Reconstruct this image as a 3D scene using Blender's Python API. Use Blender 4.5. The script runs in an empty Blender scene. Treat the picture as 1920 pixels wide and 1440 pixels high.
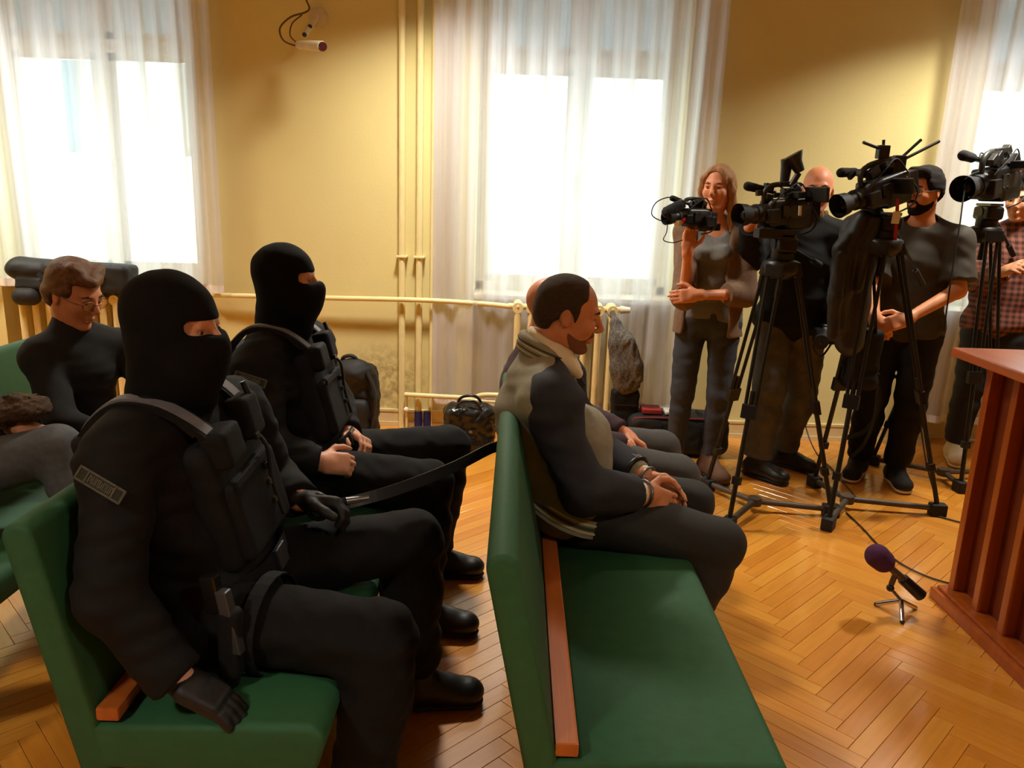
import bpy, bmesh, math, random
import numpy as np
from mathutils import Vector, Matrix
random.seed(7); np.random.seed(7)
scene = bpy.context.scene
col = scene.collection
# ---------------------------------------------------------------- camera
F_PX, EYE, PITCH, ROLL = 1480.0, 1.55, math.radians(13.7), math.radians(2.0)
_fw = np.array([0, math.cos(PITCH), -math.sin(PITCH)])
_r0 = np.array([1.0, 0, 0]); _u0 = np.cross(_r0, _fw)
_r = _r0 * math.cos(ROLL) + _u0 * math.sin(ROLL)
_u = _u0 * math.cos(ROLL) - _r0 * math.sin(ROLL)
cam_d = bpy.data.cameras.new('camera'); cam = bpy.data.objects.new('camera', cam_d); col.objects.link(cam)
cam_d.sensor_width = 36; cam_d.lens = F_PX / 1920 * 36; cam_d.clip_start = 0.05
cam.matrix_world = Matrix(((_r[0], _u[0], -_fw[0], 0), (_r[1], _u[1], -_fw[1], 0), (_r[2], _u[2], -_fw[2], EYE), (0, 0, 0, 1)))
scene.camera = cam
def P(px, py, Y):
    """world point that stands at depth Y on the sight line of a photo point (used to read positions off the photograph)"""
    d = _fw + _r * (px - 960) / F_PX - _u * (py - 720) / F_PX
    t = Y / d[1]
    return np.array([0, 0, EYE]) + t * d
# ---------------------------------------------------------------- world, light, exposure
scene.view_settings.view_transform = 'Standard'; scene.view_settings.look = 'None'
scene.view_settings.gamma = 1.0; scene.view_settings.use_curve_mapping = False
scene.view_settings.exposure = 0.0
world = bpy.data.worlds.new('overcast_sky'); scene.world = world; world.use_nodes = True
_bg = world.node_tree.nodes['Background']
_bg.inputs[0].default_value = (0.84, 0.94, 1.0, 1); _bg.inputs[1].default_value = SKY_STRENGTH = 5.6
LAMP_WATT = 47.0; LAMP_COL = (1.0, 0.94, 0.82)
scene.cycles.max_bounces = 7; scene.cycles.diffuse_bounces = 4; scene.cycles.transparent_max_bounces = 16
scene.cycles.sample_clamp_indirect = 6.0; scene.cycles.caustics_reflective = False; scene.cycles.caustics_refractive = False
WALL_Y = 5.08
WINDOWS = [(-3.32, -2.04), (-0.27, 1.01), (2.78, 4.06)]   # openings in the window wall
SILL, HEAD = 0.90, 3.00
for (x0, x1) in WINDOWS:      # sampling portals in the three openings
    l = bpy.data.lights.new('window_portal', 'AREA'); l.shape = 'RECTANGLE'; l.size = x1 - x0; l.size_y = HEAD - SILL
    l.cycles.is_portal = True
    o = bpy.data.objects.new('window_portal', l); col.objects.link(o)
    o.location = ((x0 + x1) / 2, WALL_Y + 0.40, (SILL + HEAD) / 2); o.rotation_euler = (math.radians(-90), 0, 0)
# ---------------------------------------------------------------- materials
def lin(c):
    return tuple(((v / 255) / 12.92 if v / 255 <= 0.04045 else ((v / 255 + 0.055) / 1.055) ** 2.4) for v in c)
MATS = {}
def mat(name, rgb, rough=0.6, metal=0.0, var=0.12, scale=12.0, bump=0.0, bscale=200.0, spec=0.5, sheen=0.0, coat=0.0, stretch=None, rgb2=None, sss=0.0):
    """principled material with procedural colour variation and fine relief"""
    if name in MATS: return MATS[name]
    m = bpy.data.materials.new(name); m.use_nodes = True; nt = m.node_tree; N = nt.nodes; L = nt.links
    b = N['Principled BSDF']; c = lin(rgb)
    b.inputs['Roughness'].default_value = rough; b.inputs['Metallic'].default_value = metal
    b.inputs['Specular IOR Level'].default_value = spec
    if sheen: b.inputs['Sheen Weight'].default_value = sheen
    if coat: b.inputs['Coat Weight'].default_value = coat; b.inputs['Coat Roughness'].default_value = 0.15
    tc = N.new('ShaderNodeTexCoord'); mp = N.new('ShaderNodeMapping'); L.new(tc.outputs['Object'], mp.inputs['Vector'])
    if stretch: mp.inputs['Scale'].default_value = stretch
    nz = N.new('ShaderNodeTexNoise'); nz.inputs['Scale'].default_value = scale; nz.inputs['Detail'].default_value = 4
    L.new(mp.outputs[0], nz.inputs['Vector'])
    rp = N.new('ShaderNodeValToRGB'); L.new(nz.outputs['Fac'], rp.inputs['Fac'])
    c2 = lin(rgb2) if rgb2 else tuple(v * (1 + var) for v in c); c1 = c if rgb2 else tuple(v * (1 - var) for v in c)
    rp.color_ramp.elements[0].position = 0.3; rp.color_ramp.elements[1].position = 0.7
    rp.color_ramp.elements[0].color = (*c1, 1); rp.color_ramp.elements[1].color = (*c2, 1)
    L.new(rp.outputs[0], b.inputs['Base Color'])
    if bump:
        n2 = N.new('ShaderNodeTexNoise'); n2.inputs['Scale'].default_value = bscale; n2.inputs['Detail'].default_value = 2
        L.new(mp.outputs[0], n2.inputs['Vector'])
        bp = N.new('ShaderNodeBump'); bp.inputs['Strength'].default_value = bump; bp.inputs['Distance'].default_value = 0.004
        L.new(n2.outputs['Fac'], bp.inputs['Height']); L.new(bp.outputs[0], b.inputs['Normal'])
    MATS[name] = m; return m
def wood(name, rgb, rgb2, rough=0.35, axis=2, coat=0.2, scale=9):
    s = [30, 30, 30]; s[axis] = 2.2
    m = mat(name, rgb, rough, rgb2=rgb2, scale=scale / 9, stretch=tuple(s), coat=coat, bump=0.05, bscale=6)
    return m
# ---------------------------------------------------------------- object helpers
def mesh_obj(name, me, m=None, parent=None):
    o = bpy.data.objects.new(name, me); col.objects.link(o)
    if m is not None:
        me.materials.clear(); me.materials.append(m)
    if parent is not None:
        o.parent = parent
        org = Vector((0, 0, 0)); q = parent
        while q is not None: org += Vector(q.location); q = q.parent
        o.location = -org          # geometry is given in room coordinates
    return o
def props(o, label=None, cat=None, group=None, kind=None):
    if label: o['label'] = label
    if cat: o['category'] = cat
    if group: o['group'] = group
    if kind: o['kind'] = kind
    return o
def thing(name, label, cat, loc=(0, 0, 0), group=None):
    o = bpy.data.objects.new(name, None); o.empty_display_size = 0.1; col.objects.link(o); o.location = loc
    return props(o, label, cat, group)
class MB:
    """collects boxes, tubes and lathes into one mesh"""
    def __init__(s): s.v = []; s.f = []; s.sm = []
    def add(s, v, f, smooth=False):
        n = len(s.v); s.v += [tuple(map(float, p)) for p in v]; s.f += [tuple(i + n for i in q) for q in f]; s.sm += [smooth] * len(f); return s
    def box(s, x0, x1, y0, y1, z0, z1, b=0.0):
        if b <= 0:
            v = [(x, y, z) for x in (x0, x1) for y in (y0, y1) for z in (z0, z1)]
            return s.add(v, [(0, 1, 3, 2), (4, 6, 7, 5), (0, 4, 5, 1), (2, 3, 7, 6), (0, 2, 6, 4), (1, 5, 7, 3)])
        bm = bmesh.new(); bmesh.ops.create_cube(bm, size=1)
        for q in bm.verts: q.co = Vector(((x0 + x1) / 2 + q.co.x * (x1 - x0), (y0 + y1) / 2 + q.co.y * (y1 - y0), (z0 + z1) / 2 + q.co.z * (z1 - z0)))
        bmesh.ops.bevel(bm, geom=bm.edges[:], offset=b, segments=2, affect='EDGES', profile=0.6)
        return s.bm(bm)
    def bm(s, bm, M=None, smooth=False):
        bm.verts.index_update()
        s.add([(M @ q.co if M is not None else q.co) for q in bm.verts], [[q.index for q in f.verts] for f in bm.faces], smooth); bm.free(); return s
    def obox(s, c, ax, ay, az, hx, hy, hz, b=0.0):
        """oriented box: centre, three axes, half sizes"""
        t = MB().box(-hx, hx, -hy, hy, -hz, hz, b)
        c, ax, ay, az = (np.array(q, float) for q in (c, ax, ay, az))
        return s.add([c + ax * p[0] + ay * p[1] + az * p[2] for p in t.v], t.f)
    def tube(s, pts, r, n=10, caps=True):
        pts = [np.array(p, float) for p in pts]
        rs = r if hasattr(r, '__len__') else [r] * len(pts)
        v = []; f = []; prev = None
        for i, p in enumerate(pts):
            d = pts[min(i + 1, len(pts) - 1)] - pts[max(i - 1, 0)]; d = d / (np.linalg.norm(d) + 1e-9)
            if prev is None: a = np.cross(d, (0, 0, 1.0) if abs(d[2]) < 0.9 else (1.0, 0, 0))
            else: a = prev - d * (prev @ d)
            a = a / (np.linalg.norm(a) + 1e-9); prev = a; b = np.cross(d, a)
            for k in range(n):
                t = 2 * math.pi * k / n; v.append(p + rs[i] * (a * math.cos(t) + b * math.sin(t)))
        for i in range(len(pts) - 1):
            for k in range(n): f.append((i * n + k, i * n + (k + 1) % n, (i + 1) * n + (k + 1) % n, (i + 1) * n + k))
        s.add(v, f, True)
        if caps:
            m = len(pts) - 1
            s.add([v[k] for k in range(n)], [tuple(range(n))[::-1]]); s.add([v[m * n + k] for k in range(n)], [tuple(range(n))])
        return s
    def sphere(s, c, r, n=16):
        bm = bmesh.new(); bmesh.ops.create_uvsphere(bm, u_segments=n, v_segments=max(6, n * 2 // 3), radius=1)
        rr = r if hasattr(r, '__len__') else (r, r, r)
        return s.bm(bm, Matrix.Translation(Vector(c)) @ Matrix.Diagonal((*rr, 1)), True)
    def ribbon(s, pts, side, w, t):
        """flat strap of width w and thickness t along pts"""
        pts = [np.array(p, float) for p in pts]; v = []; f = []
        for i, p in enumerate(pts):
            d = pts[min(i + 1, len(pts) - 1)] - pts[max(i - 1, 0)]; d = d / np.linalg.norm(d)
            a = np.array(side, float); a = a - d * (a @ d); a /= np.linalg.norm(a); b = np.cross(d, a)
            v += [p + a * w / 2 + b * t / 2, p - a * w / 2 + b * t / 2, p - a * w / 2 - b * t / 2, p + a * w / 2 - b * t / 2]
        for i in range(len(pts) - 1):
            for k in range(4): f.append((i * 4 + k, i * 4 + (k + 1) % 4, i * 4 + 4 + (k + 1) % 4, i * 4 + 4 + k))
        f += [(3, 2, 1, 0), tuple(len(v) - 4 + k for k in range(4))]
        return s.add(v, f)
    def build(s, name, m=None, parent=None):
        me = bpy.data.meshes.new(name); me.from_pydata(s.v, [], s.f)
        me.polygons.foreach_set('use_smooth', s.sm); me.validate(); me.update()
        bm = bmesh.new(); bm.from_mesh(me); bmesh.ops.recalc_face_normals(bm, faces=bm.faces[:]); bm.to_mesh(me); bm.free()
        return mesh_obj(name, me, m, parent)
def curve_pts(ctrl, n=24):
    """Catmull-Rom through control points"""
    c = [np.array(p, float) for p in ctrl]; c = [2 * c[0] - c[1]] + c + [2 * c[-1] - c[-2]]; out = []
    segs = len(c) - 3; per = max(2, n // segs)
    for i in range(segs):
        p0, p1, p2, p3 = c[i:i + 4]
        for k in range(per):
            t = k / per
            out.append(0.5 * (2 * p1 + (p2 - p0) * t + (2 * p0 - 5 * p1 + 4 * p2 - p3) * t * t + (3 * p1 - p0 - 3 * p2 + p3) * t ** 3))
    out.append(c[-2]); return out
# ---------------------------------------------------------------- implicit surfaces (bodies, clothes, soft things)
def nrm(v): v = np.array(v, float); return v / (np.linalg.norm(v) + 1e-12)
class Soft:
    """smooth union of round shapes, turned into one continuous mesh by surface nets"""
    def __init__(s): s.p = []
    def caps(s, a, b, r1, r2=None, k=0.02, lat=None, sq=1.0, flat=False, sub=False):
        s.p.append(('c', np.array(a, float), np.array(b, float), r1, r1 if r2 is None else r2, k, None if lat is None else nrm(lat), sq, flat, sub)); return s
    def chain(s, pts, rs, k=0.015, **kw):
        for i in range(len(pts) - 1): s.caps(pts[i], pts[i + 1], rs[i], rs[i + 1], k, **kw)
        return s
    def ell(s, c, rad, R=None, k=0.02, sub=False):
        s.p.append(('e', np.array(c, float), np.array(rad, float), np.eye(3) if R is None else np.array(R, float), None, k, None, 1, False, sub)); return s
    def box(s, c, half, R=None, rnd=0.01, k=0.01, sub=False):
        s.p.append(('b', np.array(c, float), np.array(half, float), np.eye(3) if R is None else np.array(R, float), rnd, k, None, 1, False, sub)); return s
    def bounds(s, q):
        if q[0] == 'c':
            r = max(q[3], q[4]) * max(1, q[7]); return np.minimum(q[1], q[2]) - r, np.maximum(q[1], q[2]) + r
        e = (np.abs(q[3]).T @ q[2]) + (q[4] or 0); return q[1] - e, q[1] + e
    def dist(s, q, X, Y, Z):
        if q[0] == 'c':
            a, b = q[1], q[2]; d = b - a; l2 = d @ d + 1e-12
            x, y, z = X - a[0], Y - a[1], Z - a[2]
            tt = (x * d[0] + y * d[1] + z * d[2]) / l2; t = np.clip(tt, 0, 1)
            x = x - t * d[0]; y = y - t * d[1]; z = z - t * d[2]
            if q[6] is not None and q[7] != 1.0:
                m = q[6]; w = (x * m[0] + y * m[1] + z * m[2]) * (1 - 1 / q[7])
                x = x - w * m[0]; y = y - w * m[1]; z = z - w * m[2]
            r = np.sqrt(x * x + y * y + z * z) - (q[3] + (q[4] - q[3]) * t)
            if q[8]: r = np.maximum(r, (tt - 1) * math.sqrt(l2))
            return r
        R = q[3]; x, y, z = X - q[1][0], Y - q[1][1], Z - q[1][2]
        u = R[0, 0] * x + R[0, 1] * y + R[0, 2] * z; v = R[1, 0] * x + R[1, 1] * y + R[1, 2] * z; w = R[2, 0] * x + R[2, 1] * y + R[2, 2] * z
        h = q[2]
        if q[0] == 'e':
            k0 = np.sqrt((u / h[0]) ** 2 + (v / h[1]) ** 2 + (w / h[2]) ** 2)
            k1 = np.sqrt((u / h[0] ** 2) ** 2 + (v / h[1] ** 2) ** 2 + (w / h[2] ** 2) ** 2) + 1e-9
            return k0 * (k0 - 1) / k1
        qx, qy, qz = np.abs(u) - h[0] + q[4], np.abs(v) - h[1] + q[4], np.abs(w) - h[2] + q[4]
        return np.sqrt(np.maximum(qx, 0) ** 2 + np.maximum(qy, 0) ** 2 + np.maximum(qz, 0) ** 2) + np.minimum(np.maximum(qx, np.maximum(qy, qz)), 0) - q[4]
    def grid(s, vox):
        bs = [s.bounds(q) for q in s.p if not q[9]]
        lo = np.min([b[0] for b in bs], 0) - 0.03 - 2 * vox; hi = np.max([b[1] for b in bs], 0) + 0.03 + 2 * vox
        n = np.ceil((hi - lo) / vox).astype(int) + 1
        A = np.full(n, 0.2, np.float32); ax = [(lo[i] + vox * np.arange(n[i])).astype(np.float32) for i in range(3)]
        for q in s.p:
            l, h = s.bounds(q); k = q[5]; m = k + 2.5 * vox + 0.006
            i0 = np.clip(np.floor((l - m - lo) / vox).astype(int), 0, n); i1 = np.clip(np.ceil((h + m - lo) / vox).astype(int) + 1, 0, n)
            if np.any(i1 <= i0): continue
            sl = tuple(slice(i0[i], i1[i]) for i in range(3))
            D = s.dist(q, ax[0][sl[0]][:, None, None], ax[1][sl[1]][None, :, None], ax[2][sl[2]][None, None, :]).astype(np.float32)
            B = A[sl]
            if q[9]:
                D = -D
                hh = np.maximum(k - np.abs(B - D), 0) / max(k, 1e-6); A[sl] = np.maximum(B, D) + hh * hh * k * 0.25
            else:
                hh = np.maximum(k - np.abs(B - D), 0) / max(k, 1e-6); A[sl] = np.minimum(B, D) - hh * hh * k * 0.25
        return A, ax, lo
    def mesh(s, name, vox=0.006, fold=0.0, fscale=14.0, fdir=(0.25, 0.25, 1.0), seed=0, fur=0.0):
        A, ax, lo = s.grid(vox)
        if fold or fur:
            I = np.nonzero(np.abs(A) < 0.03)
            x, y, z = ax[0][I[0]], ax[1][I[1]], ax[2][I[2]]
            if fold:
                rs = np.random.RandomState(seed); n = 0
                for o in range(4):
                    d = nrm(np.array(fdir) * (0.6 + 0.8 * rs.rand(3)) * np.sign(rs.rand(3) - 0.35)); e = nrm(rs.randn(3)); ph = rs.rand(2) * 6.28
                    fq = fscale * (0.8 + 1.1 * o * 0.7)
                    n = n + np.sin(fq * (d[0] * x + d[1] * y + d[2] * z) + 2.2 * np.sin(fq * 0.33 * (e[0] * x + e[1] * y + e[2] * z) + ph[0]) + ph[1]) / (1 + 0.6 * o)
                A[I] += (fold * 0.55 * n).astype(np.float32)
            if fur: A[I] += (fur * np.random.RandomState(seed).rand(len(x))).astype(np.float32)
        return nets(A, lo, vox, name)
    def build(s, name, m, parent=None, **kw):
        v = kw.get('vox', 0.006); kw['vox'] = v * (1.17 if name != 'body' and v >= 0.006 else 1.0 if v < 0.0055 else 1.06)
        return mesh_obj(name, s.mesh(name, **kw), m, parent)
def nets(A, lo, vox, name):
    S = A < 0
    c = S[:-1, :-1, :-1].astype(np.int8)
    for i in (0, 1):
        for j in (0, 1):
            for k in (0, 1):
                if i + j + k: c = c + S[i:S.shape[0] - 1 + i, j:S.shape[1] - 1 + j, k:S.shape[2] - 1 + k]
    act = (c > 0) & (c < 8); I = np.nonzero(act); nv = len(I[0])
    idx = np.full(act.shape, -1, np.int32); idx[I] = np.arange(nv)
    pos = np.zeros((nv, 3), np.float32); cnt = np.zeros(nv, np.float32)
    cor = [(i, j, k) for i in (0, 1) for j in (0, 1) for k in (0, 1)]
    val = {q: A[I[0] + q[0], I[1] + q[1], I[2] + q[2]] for q in cor}
    for q in cor:
        for a in range(3):
            if q[a] == 0:
                w = list(q); w[a] = 1; w = tuple(w); v0, v1 = val[q], val[w]; m = (v0 < 0) != (v1 < 0)
                t = np.where(m, v0 / np.where(m, v0 - v1, 1), 0)
                for d in range(3): pos[:, d] += np.where(m, q[d] + (t if d == a else 0), 0)
                cnt += m
    pos = pos / cnt[:, None] + np.stack(I, 1)
    quads = []
    for a in range(3):
        b, d = (a + 1) % 3, (a + 2) % 3
        s0 = [slice(None)] * 3; s1 = [slice(None)] * 3; s0[a] = slice(0, -1); s1[a] = slice(1, None)
        E = S[tuple(s0)] != S[tuple(s1)]
        g = np.nonzero(E); g = np.stack(g, 1); g = g[(g[:, b] > 0) & (g[:, d] > 0) & (g[:, b] < A.shape[b] - 1) & (g[:, d] < A.shape[d] - 1)]
        inside = S[g[:, 0], g[:, 1], g[:, 2]]
        def cell(ob, od):
            h = g.copy(); h[:, b] -= ob; h[:, d] -= od; return idx[h[:, 0], h[:, 1], h[:, 2]]
        q = np.stack([cell(1, 1), cell(0, 1), cell(0, 0), cell(1, 0)], 1); q[~inside] = q[~inside][:, ::-1]
        quads.append(q)
    Q = np.concatenate(quads).astype(np.int32); V = (lo + pos * vox).astype(np.float32)
    # two light smoothing passes
    for _ in range(1):
        acc = np.zeros_like(V); n = np.zeros(nv, np.float32)
        for k in range(4):
            np.add.at(acc, Q[:, k], V[Q[:, (k + 1) % 4]]); np.add.at(n, Q[:, k], 1)
            np.add.at(acc, Q[:, k], V[Q[:, (k + 3) % 4]]); np.add.at(n, Q[:, k], 1)
        V = 0.5 * V + 0.5 * acc / np.maximum(n, 1)[:, None]
    me = bpy.data.meshes.new(name)
    me.vertices.add(nv); me.vertices.foreach_set('co', V.ravel())
    me.loops.add(Q.size); me.loops.foreach_set('vertex_index', Q.ravel())
    me.polygons.add(len(Q)); me.polygons.foreach_set('loop_start', np.arange(0, Q.size, 4, dtype=np.int32)); me.polygons.foreach_set('loop_total', np.full(len(Q), 4, np.int32))
    me.polygons.foreach_set('use_smooth', np.ones(len(Q), bool)); me.update(calc_edges=True)
    return me
# ================================================================ the room
RX0, RX1, RY0, RZ = -4.3, 5.2, -4.0, 3.5
M_wall = mat('yellow_wall_paint', (218, 204, 142), 0.75, var=0.04, scale=1.3, bump=0.15, bscale=60)
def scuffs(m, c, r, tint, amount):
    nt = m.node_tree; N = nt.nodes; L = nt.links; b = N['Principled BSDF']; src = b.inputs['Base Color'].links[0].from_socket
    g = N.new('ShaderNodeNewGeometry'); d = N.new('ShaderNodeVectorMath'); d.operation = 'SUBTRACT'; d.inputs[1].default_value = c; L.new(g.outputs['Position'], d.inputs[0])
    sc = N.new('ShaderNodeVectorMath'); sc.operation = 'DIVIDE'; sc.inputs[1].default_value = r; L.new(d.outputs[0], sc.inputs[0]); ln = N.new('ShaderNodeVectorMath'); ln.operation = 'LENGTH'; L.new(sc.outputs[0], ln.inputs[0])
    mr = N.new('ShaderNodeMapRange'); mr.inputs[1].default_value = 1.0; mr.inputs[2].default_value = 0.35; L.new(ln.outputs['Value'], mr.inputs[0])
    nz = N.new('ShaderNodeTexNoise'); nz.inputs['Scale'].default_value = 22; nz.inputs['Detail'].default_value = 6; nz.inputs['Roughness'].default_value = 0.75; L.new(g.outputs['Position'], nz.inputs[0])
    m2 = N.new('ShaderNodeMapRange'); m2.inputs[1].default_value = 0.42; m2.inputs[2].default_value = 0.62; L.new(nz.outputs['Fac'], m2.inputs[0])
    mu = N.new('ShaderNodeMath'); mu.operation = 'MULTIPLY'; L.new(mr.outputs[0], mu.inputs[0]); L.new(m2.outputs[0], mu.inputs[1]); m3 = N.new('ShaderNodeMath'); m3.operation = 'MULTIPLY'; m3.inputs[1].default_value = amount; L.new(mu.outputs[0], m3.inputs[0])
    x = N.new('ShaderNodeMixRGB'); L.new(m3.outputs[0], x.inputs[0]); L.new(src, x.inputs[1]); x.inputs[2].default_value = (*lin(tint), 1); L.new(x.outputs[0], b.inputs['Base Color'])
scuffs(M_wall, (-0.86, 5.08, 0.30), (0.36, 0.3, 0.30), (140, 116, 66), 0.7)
M_white = mat('white_gloss_paint', (236, 228, 208), 0.4, var=0.03)
M_cream = mat('cream_radiator_paint', (224, 206, 150), 0.35, var=0.05)
M_pipe = mat('pipe_paint', (230, 216, 160), 0.35, var=0.05)
M_ceil = mat('ceiling_paint', (228, 215, 185), 0.85, var=0.03)
def struct(o): o['kind'] = 'structure'; return o
# window wall with three niches
T = 0.45
b = MB(); xs = RX0 - 0.2
for (x0, x1) in WINDOWS:
    b.box(xs, x0, WALL_Y, WALL_Y + T, 0, RZ); b.box(x0, x1, WALL_Y + 0.16, WALL_Y + T, 0, SILL); b.box(x0, x1, WALL_Y, WALL_Y + T, HEAD, RZ); xs = x1
b.box(xs, RX1 + 0.2, WALL_Y, WALL_Y + T, 0, RZ)
wall_back = struct(b.build('wall_back', M_wall))
struct(MB().box(RX0 - 0.2, RX0, RY0, WALL_Y, 0, RZ).build('wall_left', M_wall))
struct(MB().box(RX1, RX1 + 0.2, RY0, WALL_Y, 0, RZ).build('wall_right', M_wall))
struct(MB().box(RX0 - 0.2, RX1 + 0.2, RY0 - 0.2, RY0, 0, RZ).build('wall_front', M_wall))
struct(MB().box(RX0 - 0.2, RX1 + 0.2, RY0 - 0.2, WALL_Y + T, RZ, RZ + 0.2).build('ceiling', M_ceil))
# skirting: moulded board along the wall and inside the niches
bb = MB()
def skirting(x0, x1, y):
    bb.box(x0, x1, y - 0.018, y, 0, 0.10); bb.box(x0, x1, y - 0.026, y, 0, 0.03); bb.box(x0, x1, y - 0.022, y, 0.10, 0.115)
xs = RX0
for (x0, x1) in WINDOWS:
    skirting(xs, x0, WALL_Y); skirting(x0, x1, WALL_Y + 0.16); xs = x1
skirting(xs, RX1, WALL_Y)
struct(bb.build('baseboard_back', mat('skirting_paint', (214, 196, 150), 0.4, var=0.05)))
# ---- parquet: herringbone oak blocks laid at 45 degrees
def parquet_material():
    m = bpy.data.materials.new('honey_oak_parquet'); m.use_nodes = True; nt = m.node_tree; N = nt.nodes; L = nt.links; b = N['Principled BSDF']
    oi = N.new('ShaderNodeObjectInfo'); ge = N.new('ShaderNodeNewGeometry'); ad = N.new('ShaderNodeMath'); ad.operation = 'ADD'
    L.new(oi.outputs['Random'], ad.inputs[0]); L.new(ge.outputs['Random Per Island'], ad.inputs[1])
    fr = N.new('ShaderNodeMath'); fr.operation = 'FRACT'; L.new(ad.outputs[0], fr.inputs[0])
    uv = N.new('ShaderNodeUVMap'); mp = N.new('ShaderNodeMapping'); mp.inputs['Scale'].default_value = (3, 34, 1); L.new(uv.outputs[0], mp.inputs['Vector'])
    cx = N.new('ShaderNodeCombineXYZ'); mu = N.new('ShaderNodeMath'); mu.operation = 'MULTIPLY'; mu.inputs[1].default_value = 37.0
    L.new(fr.outputs[0], mu.inputs[0]); L.new(mu.outputs[0], cx.inputs[2]); L.new(mu.outputs[0], cx.inputs[0]); L.new(cx.outputs[0], mp.inputs['Location'])
    nz = N.new('ShaderNodeTexNoise'); nz.inputs['Scale'].default_value = 1.6; nz.inputs['Detail'].default_value = 5; L.new(mp.outputs[0], nz.inputs['Vector'])
    r1 = N.new('ShaderNodeValToRGB'); L.new(fr.outputs[0], r1.inputs['Fac'])
    e = r1.color_ramp.elements; e[0].color = (*lin((202, 128, 40)), 1); e[1].color = (*lin((220, 152, 56)), 1)
    e2 = e.new(0.5); e2.color = (*lin((212, 140, 46)), 1)
    mx = N.new('ShaderNodeMixRGB'); mx.blend_type = 'MULTIPLY'; L.new(nz.outputs['Fac'], mx.inputs['Color2']); mx.inputs['Fac'].default_value = 0.35
    rr = N.new('ShaderNodeValToRGB'); rr.color_ramp.elements[0].position = 0.25; rr.color_ramp.elements[0].color = (0.62, 0.56, 0.5, 1); rr.color_ramp.elements[1].position = 0.7; rr.color_ramp.elements[1].color = (1.15, 1.15, 1.15, 1)
    L.new(nz.outputs['Fac'], rr.inputs['Fac']); L.new(r1.outputs[0], mx.inputs['Color1']); L.new(rr.outputs[0], mx.inputs['Color2']); L.new(mx.outputs[0], b.inputs['Base Color'])
    b.inputs['Roughness'].default_value = 0.32; b.inputs['Coat Weight'].default_value = 0.8; b.inputs['Coat Roughness'].default_value = 0.12
    tc = N.new('ShaderNodeTexCoord'); n3 = N.new('ShaderNodeTexNoise'); n3.inputs['Scale'].default_value = 9; L.new(ge.outputs['Position'], n3.inputs['Vector'])
    bp = N.new('ShaderNodeBump'); bp.inputs['Strength'].default_value = 0.10; bp.inputs['Distance'].default_value = 0.008; L.new(n3.outputs['Fac'], bp.inputs['Height']); L.new(bp.outputs[0], b.inputs['Normal']); L.new(bp.outputs[0], b.inputs['Coat Normal'])
    return m
M_parq = parquet_material()
floor = struct(MB().box(RX0 - 0.2, RX1 + 0.2, RY0 - 0.2, WALL_Y + 0.2, -0.12, -0.014).build('floor', mat('dark_joint', (140, 84, 32), 0.8)))
PL, PW, GAP = 0.48, 0.06, 0.0006
def plank_geo(L_, W_):
    h = 0.0; e = 0.0008; x, y = L_ / 2 - GAP, W_ / 2 - GAP
    v = [(-x, -y, -0.014), (x, -y, -0.014), (x, y, -0.014), (-x, y, -0.014), (-x, -y, -e), (x, -y, -e), (x, y, -e), (-x, y, -e), (-x + e, -y + e, 0), (x - e, -y + e, 0), (x - e, y - e, 0), (-x + e, y - e, 0)]
    f = [(0, 1, 5, 4), (1, 2, 6, 5), (2, 3, 7, 6), (3, 0, 4, 7), (4, 5, 9, 8), (5, 6, 10, 9), (6, 7, 11, 10), (7, 4, 8, 11), (8, 9, 10, 11)]
    return np.array(v), f
pv, pf = plank_geo(PL, PW)
n8 = 8; OX, OY = 1.06, 2.55
R2 = math.sqrt(0.5); U = np.array([R2, R2]); V2 = np.array([-R2, R2])
cells = []
rng = range(-160, 161)
for yy in rng:
    for kk in range(-14, 15):
        for kind in (0, 1):
            if kind == 0: u = (yy + 2 * n8 * kk + n8 / 2) * PW; v = (yy + 0.5) * PW; ang = math.pi / 4
            else: u = (yy + 0.5) * PW; v = (yy - 2 * n8 * kk - 2 * n8 + 1 + n8 / 2) * PW; ang = 3 * math.pi / 4
            c = u * U + v * V2 + np.array([OX, OY])
            if RX0 - 0.25 < c[0] < RX1 + 0.25 and RY0 - 0.25 < c[1] < WALL_Y + 0.2: cells.append((c[0], c[1], ang))
def seen(c):
    x, y = c[0], c[1]
    if y < 1.2 or y > 5.05 or abs(x) > 0.68 * y + 0.1: return 1e9
    if x < -0.48 or (-0.02 < x < 0.52 and y < 3.1) or (x > 1.8 and y < 2.95): return 50 + math.hypot(x, y)
    return math.hypot(x, y)
cells.sort(key=seen)
pm = bpy.data.meshes.new('plank'); pm.from_pydata([tuple(q) for q in pv], [], pf); pm.materials.append(M_parq)
uvl = pm.uv_layers.new(name='UVMap')
for lp in pm.loops: q = pm.vertices[lp.vertex_index].co; uvl.data[lp.index].uv = (q.x, q.y)
for (x, y, a) in cells[:300]:
    o = bpy.data.objects.new('plank', pm); col.objects.link(o); o.parent = floor
    o.location = (x, y, random.uniform(-0.0003, 0.0003)); o.rotation_euler = (0, 0, a)
vv = []; ff = []; uvs = []
for (x, y, a) in cells[300:]:
    c, s = math.cos(a), math.sin(a); n = len(vv); dz = random.uniform(-0.0003, 0.0003)
    for q in pv: vv.append((x + c * q[0] - s * q[1], y + s * q[0] + c * q[1], q[2] + dz))
    for f in pf:
        ff.append(tuple(i + n for i in f)); uvs += [(pv[i][0], pv[i][1]) for i in f]
me = bpy.data.meshes.new('more_planks'); me.from_pydata(vv, [], ff); ul = me.uv_layers.new(name='UVMap'); ul.data.foreach_set('uv', np.array(uvs, np.float32).ravel())
props(mesh_obj('more_planks', me, M_parq, floor), kind='stuff')
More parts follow.
